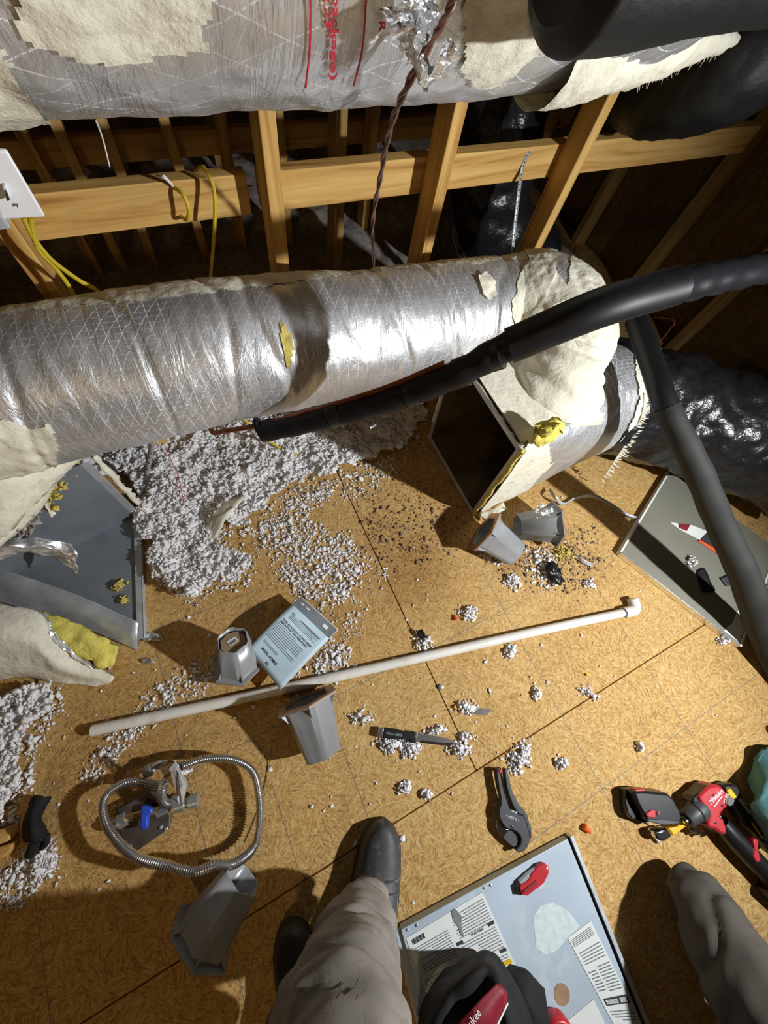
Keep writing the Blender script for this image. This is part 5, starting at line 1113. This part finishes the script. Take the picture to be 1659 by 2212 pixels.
rcp([(1530, 1148), (1570, 1180), (1556, 1192), (1514, 1164)], .027, .033, 'dark_flap', 'ink'); rcp([(1512, 1165), (1556, 1192), (1552, 1197), (1509, 1169)], .027, .031, 'orange_edge', 'orange')
rcp([(1550, 1180), (1560, 1188), (1556, 1194), (1546, 1186)], .033, .035, 'white_mark', 'white')
o = scrap('plastic_scrap', 'ragged black plastic scrap lying on the grey-beige panel', 'debris', [[(1505, 1232, .03), (1520, 1225, .034)], [(1508, 1260, .03), (1535, 1255, .034)], [(1515, 1280, .03), (1545, 1278, .032)]], 'black', .0015, .004)
o = scrap('plastic_scrap', 'small dark blue scrap under the sloping pipe on the panel', 'debris', [[(1556, 1248, .031), (1575, 1242, .034)], [(1568, 1266, .031), (1588, 1264, .034)]], 'ink', .0015, .002)
tuft(1492, 1212, 16, 18, 60, 'pinkish insulation tuft lying on the grey-beige panel', z=.028)
tuft(1560, 1385, 30, 14, 60, 'insulation crumbs at the near corner of the grey-beige panel')

# ---------------------------------------------------------------- tools at right
org = Fl(1415, 1750, 0); bt = thing('battery_pack', 'black power tool battery pack with a red latch on the floor', 'battery', tuple(org)); k5 = 4.056
floor_prism('case', crop(1250, 1540, k5, [(480, 690), (590, 685), (780, 705), (830, 745), (895, 860), (910, 940), (890, 975), (760, 995), (600, 950), (575, 900), (520, 800)]), .004, .062, 'black', bt, org, .007)
floor_prism('base_rail', crop(1250, 1540, k5, [(415, 670), (480, 672), (530, 800), (600, 960), (640, 1000), (560, 960), (470, 930), (430, 880), (410, 780)]), .004, .035, 'black', bt, org, .004)
floor_prism('latch', crop(1250, 1540, k5, [(590, 885), (640, 850), (672, 850), (678, 920), (610, 915)]), .050, .0665, 'red', bt, org, .002)
floor_prism('latch_slot', crop(1250, 1540, k5, [(690, 865), (715, 860), (710, 890), (690, 900)]), .055, .0645, 'red', bt, org, .001)
floor_prism('red_rim', crop(1250, 1540, k5, [(500, 672), (580, 666), (590, 684), (500, 690)]), .03, .056, 'red', bt, org, .001)
floor_prism('raised_ridge', crop(1250, 1540, k5, [(600, 935), (700, 930), (890, 950), (880, 970), (760, 985), (610, 955)]), .055, .0645, 'dark_grey', bt, org, .002)

org = Fl(1455, 1800, 0); tm = thing('folding_tape_tool', 'yellow and chrome folding tool lying at the knee', 'hand tool', tuple(org))
floor_prism('yellow_arm', crop(1250, 1540, k5, [(785, 1010), (870, 995), (905, 960), (900, 910), (940, 893), (985, 915), (990, 950), (960, 985), (900, 1030), (835, 1080), (810, 1040)]), .018, .036, 'yellow', tm, org, .003)
floor_prism('chrome_head', crop(1250, 1540, k5, [(655, 1035), (780, 1012), (828, 1078), (800, 1105), (750, 1135), (690, 1110)]), .012, .042, 'chrome', tm, org, .006)
floor_prism('edge_foot', crop(1250, 1540, k5, [(645, 1040), (700, 1110), (735, 1150), (715, 1150), (655, 1085)]), .004, .014, 'galv', tm, org, .001)
sk = thing('socket_bits', 'shiny metal socket bits between the yellow tool and the driver', 'hand tool', tuple(Fl(1497, 1795, 0)))
for x, y in ((1487, 1793), (1497, 1798), (1508, 1802)):
    mb = MB(); mb.lathe([(.009, 0), (.010, .003), (.010, .018), (.007, .02)], 14, Matrix.Translation(Fl(x, y, .02)-Fl(1497, 1795, 0)) @ Matrix.Rotation(1.2, 4, 'Y')); mb.build('bit', M['chrome'], sk)

org = Fl(1545, 1760, 0); dr = thing('impact_driver', 'red and black cordless impact driver with a belt hook on its side', 'power tool', tuple(org))
DP = lambda pts: crop(1250, 1540, k5, pts)
floor_prism('red_housing', DP([(1050, 740), (1140, 650), (1200, 628), (1250, 640), (1290, 690), (1325, 760), (1325, 810), (1280, 850), (1250, 890), (1275, 940), (1300, 1010), (1300, 1075), (1250, 1060), (1200, 1020), (1140, 1010), (1130, 960), (1150, 900), (1100, 820)]), .012, .066, 'red', dr, org, .009)
floor_prism('black_side', DP([(1010, 730), (1060, 700), (1130, 630), (1150, 650), (1060, 745), (1090, 800), (1000, 790)]), .012, .058, 'black', dr, org, .005)
a = Fl(1520, 1738, .042)-org; b = Fl(1487, 1766, .046)-org; d = b-a
mb = MB(); mb.tube([a+d*.15, a+d*.3, a+d*.55, a+d*.6, b+d*.1, b+d*.15], [.026, .029, .029, .025, .022, .019], 24); mb.build('nose_cone', M['dark_grey'], dr)
mb = MB(); mb.tube([b+d*.1, b+d*.3], [.0125, .0115], 20); mb.build('chuck_ring', M['black'], dr); mb = MB(); mb.tube([b+d*.28, b+d*.32], .006, 6); mb.build('hex_socket', M['steel'], dr)
G_, U_, N_ = duct_grid([Fl(1555, 1775, .036)-org, Fl(1575, 1800, .036)-org, Fl(1612, 1840, .036)-org, Fl(1650, 1880, .036)-org, Fl(1690, 1925, .036)-org], lambda t: .024+.006*math.sin(t*3)+.008*max(0, t-.7), 32, None, 10, a0=(0, 0, 1)); grid_obj('rubber_grip', G_, M['black'], dr, U_, wrap=True)
mb = MB(); mb.box((Fl(1695, 1930, .03)-org), (.09, .12, .055), rz=.4); mb.build('battery_foot', M['black'], dr, bevel=.01)
floor_prism('grip_stripe', DP([(1540, 1095), (1580, 1120), (1575, 1200), (1600, 1290), (1570, 1320), (1530, 1260), (1545, 1190), (1530, 1130)]), .05, .0675, 'red', dr, org, .003)
floor_prism('trigger', DP([(1180, 1010), (1230, 990), (1270, 1020), (1290, 1075), (1230, 1060), (1190, 1040)]), .022, .052, 'dark_grey', dr, org, .004)
floor_prism('belt_hook', DP([(1300, 760), (1330, 730), (1370, 765), (1355, 810), (1325, 820), (1300, 800)]), .05, .072, 'steel', dr, org, .0015)
for x, y in ((1245, 915), (1170, 715), (1195, 960), (1255, 810)):
    mb = MB(); q_ = DP([(x, y)])[0]; mb.lathe([(.004, 0), (.004, .0015), (.002, .002)], 10, Matrix.Translation(Fl(*q_, .066)-org)); mb.build('screw', M['black'], dr)
px_text('brand_script', 'Milwaukee', (1537, 1738), (1563, 1710), 8, .0665, dr, org, 'white'); px_text('script_underline', '_', (1546, 1744), (1562, 1722), 1.6, .0665, dr, org, 'white'); px_text('fuel_print', 'FUEL', (1566, 1735), (1574, 1715), 5, .0665, dr, org, 'white')

org = Fl(1610, 1765, 0); br_ = thing('work_light_bar', 'long black tool with a yellow button and grey legend beside the driver', 'tool', tuple(org))
floor_prism('bar', DP([(1265, 640), (1330, 620), (1390, 625), (1415, 670), (1480, 780), (1560, 900), (1659, 1060), (1760, 1200), (1700, 1240), (1659, 1180), (1560, 1060), (1480, 1000), (1400, 880), (1340, 780), (1300, 700)]), .006, .045, 'black', br_, org, .008)
floor_prism('yellow_button', DP([(1300, 675), (1335, 662), (1392, 740), (1360, 755), (1330, 735)]), .03, .0485, 'yellow', br_, org, .002)
floor_prism('legend_plate', DP([(1400, 755), (1425, 745), (1522, 880), (1500, 890)]), .03, .0465, 'zinc', br_, org, .0008)
floor_prism('yellow_line', DP([(1515, 965), (1525, 960), (1620, 1095), (1610, 1102)]), .03, .0463, 'yellow', br_, org, 0)
px_text('legend', 'DEWALT', (1597, 1727), (1623, 1758), 3.5, .047, br_, org, 'ink')
floor_prism('red_catch', DP([(1390, 890), (1440, 930), (1470, 970), (1440, 960), (1400, 930)]), .01, .03, 'red', br_, org, .001)

# teal cloth
tl = thing('teal_garment', 'rumpled teal cotton garment with a hemmed edge at the right edge', 'clothing', (0, 0, 0))
G_, U_ = patch([[(1628, 1640, .01), (1640, 1620, .03), (1665, 1617, .05), (1750, 1600, .05)], [(1622, 1675, .01), (1640, 1665, .05), (1670, 1660, .07), (1760, 1650, .07)], [(1622, 1715, .04), (1640, 1715, .09), (1680, 1710, .11), (1770, 1700, .1)], [(1626, 1745, .05), (1642, 1755, .11), (1690, 1760, .13), (1780, 1750, .12)], [(1640, 1790, .05), (1660, 1800, .10), (1700, 1810, .12), (1800, 1800, .10)], [(1665, 1830, .02), (1690, 1840, .03), (1730, 1850, .04), (1820, 1850, .03)]], 8, .010, 14, 6,
             lambda i, j, p: Vector((0, 0, .012*math.sin(i*17+j*6))))
grid_obj('cloth', G_, M['teal'], tl, U_, thick=.005)
G_, U_ = patch([[(1622, 1700, .015), (1624, 1672, .02), (1632, 1640, .03), (1645, 1622, .045), (1668, 1616, .06)], [(1628, 1702, .02), (1631, 1674, .03), (1639, 1645, .04), (1650, 1629, .05), (1670, 1624, .065)]], 7, .001, 10, 2); grid_obj('hem', G_, M['teal'], tl, U_, thick=.006)

# ---------------------------------------------------------------- tool pouch
tb = thing('tool_pouch', 'black fabric tool pouch with a red strip and white script lying on the door', 'bag', (0, 0, 0))
G_, U_ = patch([[(900, 2240, .06), (925, 2150, .06), (985, 2090, .06), (1050, 2065, .06), (1095, 2100, .06), (1125, 2150, .06), (1165, 2240, .06)],
                [(895, 2260, .16), (940, 2160, .18), (1000, 2105, .20), (1050, 2082, .20), (1085, 2110, .20), (1115, 2160, .18), (1150, 2260, .16)],
                [(890, 2330, .25), (960, 2190, .26), (1010, 2130, .26), (1050, 2110, .26), (1075, 2130, .26), (1100, 2190, .26), (1130, 2330, .25)],
                [(900, 2420, .24), (970, 2260, .22), (1010, 2190, .20), (1045, 2165, .20), (1065, 2190, .20), (1080, 2260, .22), (1100, 2420, .24)]], 8, .010, 12, 5, lambda i, j, p: Vector((0, 0, .006*math.sin(j*22))))
grid_obj('pouch_body', G_, M['black_matt'], tb, U_, thick=.01)
G_, U_ = patch([[(950, 2260, .27), (1010, 2190, .285), (1075, 2120, .27)], [(975, 2280, .275), (1035, 2212, .29), (1092, 2138, .272)], [(1000, 2300, .26), (1055, 2240, .27), (1095, 2165, .26)]], 6, .002, 20, 5); grid_obj('red_strip', G_, M['red_dark'], tb, U_, thick=.004)
G_, U_ = patch([[(1000, 2302, .262), (1055, 2242, .272), (1096, 2165, .262)], [(1003, 2306, .262), (1058, 2246, .272), (1098, 2168, .262)]], 6, .0, 20, 5); grid_obj('pale_piping', G_, M['paper'], tb, U_, thick=.003)
org = Vector((0, 0, 0)); px_text('white_script', 'Milwaukee', (990, 2262), (1040, 2190), 18, .294, tb, org, 'paper')
G_, U_ = patch([[(1100, 2085, .05), (1140, 2100, .07), (1175, 2135, .06)], [(1090, 2110, .08), (1130, 2130, .10), (1180, 2170, .08)], [(1110, 2160, .10), (1145, 2180, .12), (1185, 2212, .08)], [(1120, 2230, .08), (1150, 2240, .1), (1190, 2250, .06)]], 6, .006, 20, 2); grid_obj('side_flap', G_, M['black_matt'], tb, U_, thick=.006)
rt = thing('red_tape_measure', 'red and black round tape measure at the bottom edge beside the pouch', 'tape measure', tuple(Fl(1195, 2215, .03)))
mb = MB(); mb.lathe([(.030, 0), (.036, .006), (.036, .034), (.030, .042)], 30); mb.build('case', M['red'], rt, bevel=.002); mb = MB(); mb.lathe([(.018, .042), (.018, .0445)], 24); mb.build('hub', M['chrome'], rt); mb = MB(); mb.box((-.03, .01, .018), (.03, .03, .034)); mb.build('grip', M['black'], rt, bevel=.005)

# ---------------------------------------------------------------- people (legs in view)
def skinned(name, joints, edges, radii, mat, parent, sub=2, root=0):
    me = bpy.data.meshes.new('sk'); me.from_pydata([tuple(j) for j in joints], edges, []); o = bpy.data.objects.new('sk', me); C.objects.link(o)
    o.modifiers.new('skin', 'SKIN'); sv = me.skin_vertices[0].data
    for i, r in enumerate(radii): sv[i].radius = (r, r) if not isinstance(r, tuple) else r; sv[i].use_root = (i == root)
    s_ = o.modifiers.new('sub', 'SUBSURF'); s_.levels = sub; s_.render_levels = sub
    dg = bpy.context.evaluated_depsgraph_get(); dg.update(); m2 = bpy.data.meshes.new_from_object(o.evaluated_get(dg)); bpy.data.objects.remove(o)
    m2.name = name; m2.materials.clear(); return m2
def wrinkle(me, fn):
    me.update(); ns_ = [v.normal.copy() for v in me.vertices]
    for v, n_ in zip(me.vertices, ns_): v.co = v.co+n_*fn(v.co)
    me.update()
p1 = thing('person', 'standing person seen from above, one leg in taupe work trousers and black shoes', 'person', (-.05, -.75, 0))
of = Vector((-.05, -.75, 0))
ank = Fl(800, 1950, .09); ankc = Fl(792, 1945, .10); shin = Fl(770, 2050, .25); kn_ = Fl(708, 2240, .50); hipR = Vector((-.06, -1.12, .86)); pel = Vector((-.16, -1.18, .93)); hipL = Vector((-.27, -1.12, .86)); knL = Fl(690, 2470, .46); anL = Fl(622, 2245, .13)
J = [pel, hipR, hipR.lerp(kn_, .5), kn_, kn_.lerp(shin, .5), shin, ankc, hipL, hipL.lerp(knL, .5), knL, knL.lerp(anL, .5), anL, pel+Vector((0, 0, .12))]
E_ = [(0, 1), (1, 2), (2, 3), (3, 4), (4, 5), (5, 6), (0, 7), (7, 8), (8, 9), (9, 10), (10, 11), (0, 12)]
Rr = [.13, .12, .118, .118, .108, .092, .080, .115, .10, .09, .085, .08, .14]
me = skinned('trousers', [j-of for j in J], E_, Rr, None, None, 4)
def foldfn(p, a=1.0):
    w = .016*fbm(p, 7, 3)+.009*nz((p.x+p.y*.3, p.y, p.z*2.0), 17, 5)+.007*(1-abs(nz((p.x*.8, p.y*.8+p.z*.7, p.z*1.4), 8, 7))*2.0)*a
    k = nz((p.x*1.0+p.y*.6, p.y, p.z*2.2), 6, 21); w -= .013*math.exp(-(k/.12)**2)
    return w
wrinkle(me, foldfn); link_mesh('trousers', me, M['trouser'], p1, 180)
def shoe(par, off, toe, heel, z0=0, w=.052, mat='shoe', laces=True):
    d = (toe-heel); L = d.length; d.normalize(); s_ = Vector((0, 0, 1)).cross(d)
    G_ = []; S_ = []; n = 26
    for i in range(n+1):
        t = i/n; c0 = heel+d*(L*t)
        hw = w*(.70*(math.sin(min(t/.25, 1)*math.pi/2))+.30*math.sin(t*math.pi)**1)*(1 if t < .78 else math.sqrt(max(0.0, 1-((t-.78)/.22)**2))*.995+.005)
        if t < .03: hw = w*.35
        ht = .105-.045*min(1, max(0, (t-.25)/.35)) if t < .6 else .060-.020*((t-.6)/.4)**1.5
        if t < .25: ht = .105
        if t > .97: ht *= .55
        row = []
        for k in range(20):
            th = math.pi*k/19; x_ = hw*math.copysign(abs(math.cos(th))**.8, math.cos(th)); z_ = .018+ht*abs(math.sin(th))**.8
            p = c0+s_*x_+Vector((0, 0, z_)); p = p+Vector((0, 0, .004*fbm(p, 25, 4))); row.append(p-off)
        G_.append(row); S_.append((c0, hw))
    par = grid_obj('shoe', G_, M[mat], par, thick=.003)
    out = [c0+s_*(hw+.004) for c0, hw in S_]+[c0-s_*(hw+.004) for c0, hw in S_[::-1]]; mb = MB(); mb.prism([((p-off).x, (p-off).y) for p in out], z0+.001, z0+.022); mb.build('sole', M['sole'], par, bevel=.003)
    mb = MB()
    for t in (.34, .41, .48, .55, .62):
        i = int(t*n); c0, hw = S_[i]; r_ = G_[i]; mb.tube([r_[6], r_[8]+Vector((0, 0, .002)), r_[11]+Vector((0, 0, .002)), r_[13]], .0028, 6)
    if laces: mb.build('lace', M['ink'], par)
    mb = MB(); mb.tube([G_[int(.62*n)][k]+Vector((0, 0, .001)) for k in range(1, 19)], .0016, 5); mb.tube([G_[int(.62*n)-q][4]+Vector((0, 0, .001)) for q in range(9)], .0014, 5); mb.tube([G_[int(.62*n)-q][15]+Vector((0, 0, .001)) for q in range(9)], .0014, 5); mb.build('stitching', M['thread'], par)
toe = Fl(832, 1776, .05); _h = Fl(806, 1960, .02)-toe; _h.z = 0; _h.normalize(); shoe(p1, of, Vector((toe.x, toe.y, 0)), Vector((toe.x, toe.y, 0))+_h*.30, w=.062)
toe = Fl(622, 1992, .03); shoe(p1, of, Vector((toe.x, toe.y, 0)), Vector((toe.x-.03, toe.y-.29, 0)), w=.056)

p2 = thing('person', 'kneeling person at the right edge, only one knee and thigh in dark trousers visible', 'person', tuple(Fl(1500, 1880, 0)))
of = Fl(1500, 1880, 0); k0 = Fl(1462, 1872, .060); h2 = Fl(1738, 2340, .25)
J = [h2+Vector((.10, -.08, .0)), h2, k0.lerp(h2, .62), k0.lerp(h2, .3), k0.lerp(h2, .06), k0+Vector(((h2.x-k0.x)*.35, (h2.y-k0.y)*.35, -.004)), k0+Vector(((h2.x-k0.x)*.8+.06, (h2.y-k0.y)*.8, -.008)), h2+Vector((.22, -.20, .04)), h2+Vector((.20, -.34, -.02)), h2+Vector((.62, -.42, -.05))]
E_ = [(0, 1), (1, 2), (2, 3), (3, 4), (4, 5), (5, 6), (0, 7), (0, 8), (8, 9)]
me = skinned('trousers', [j-of for j in J], E_, [.118, .118, .114, .098, .066, .052, .045, .12, .11, .075], None, None, 4)
wrinkle(me, lambda p: foldfn(p, .6)*.8); link_mesh('trousers', me, M['trouser_dark'], p2, 180)

GROUPS = {'insulation_tuft': 'insulation tufts scattered on the floor', 'plastic_riser': 'grey plastic risers on the floor', 'black_flex_duct': 'black flexible ducts', 'silver_duct': 'silver foil-wrapped ducts',
          'yellow_cable': 'yellow cables', 'hanger_strap': 'perforated metal hanger straps', 'wire_nut': 'wire nuts on the floor', 'plastic_scrap': 'small plastic scraps', 'wood_offcut': 'pale wood offcuts',
          'fibreglass_scrap': 'yellow fibreglass scraps', 'foil_scrap': 'foil scraps', 'person': 'people'}
for o in list(C.objects):
    if o.parent is None and o.name.split('.')[0] in GROUPS and 'label' in o: o['group'] = GROUPS[o.name.split('.')[0]]
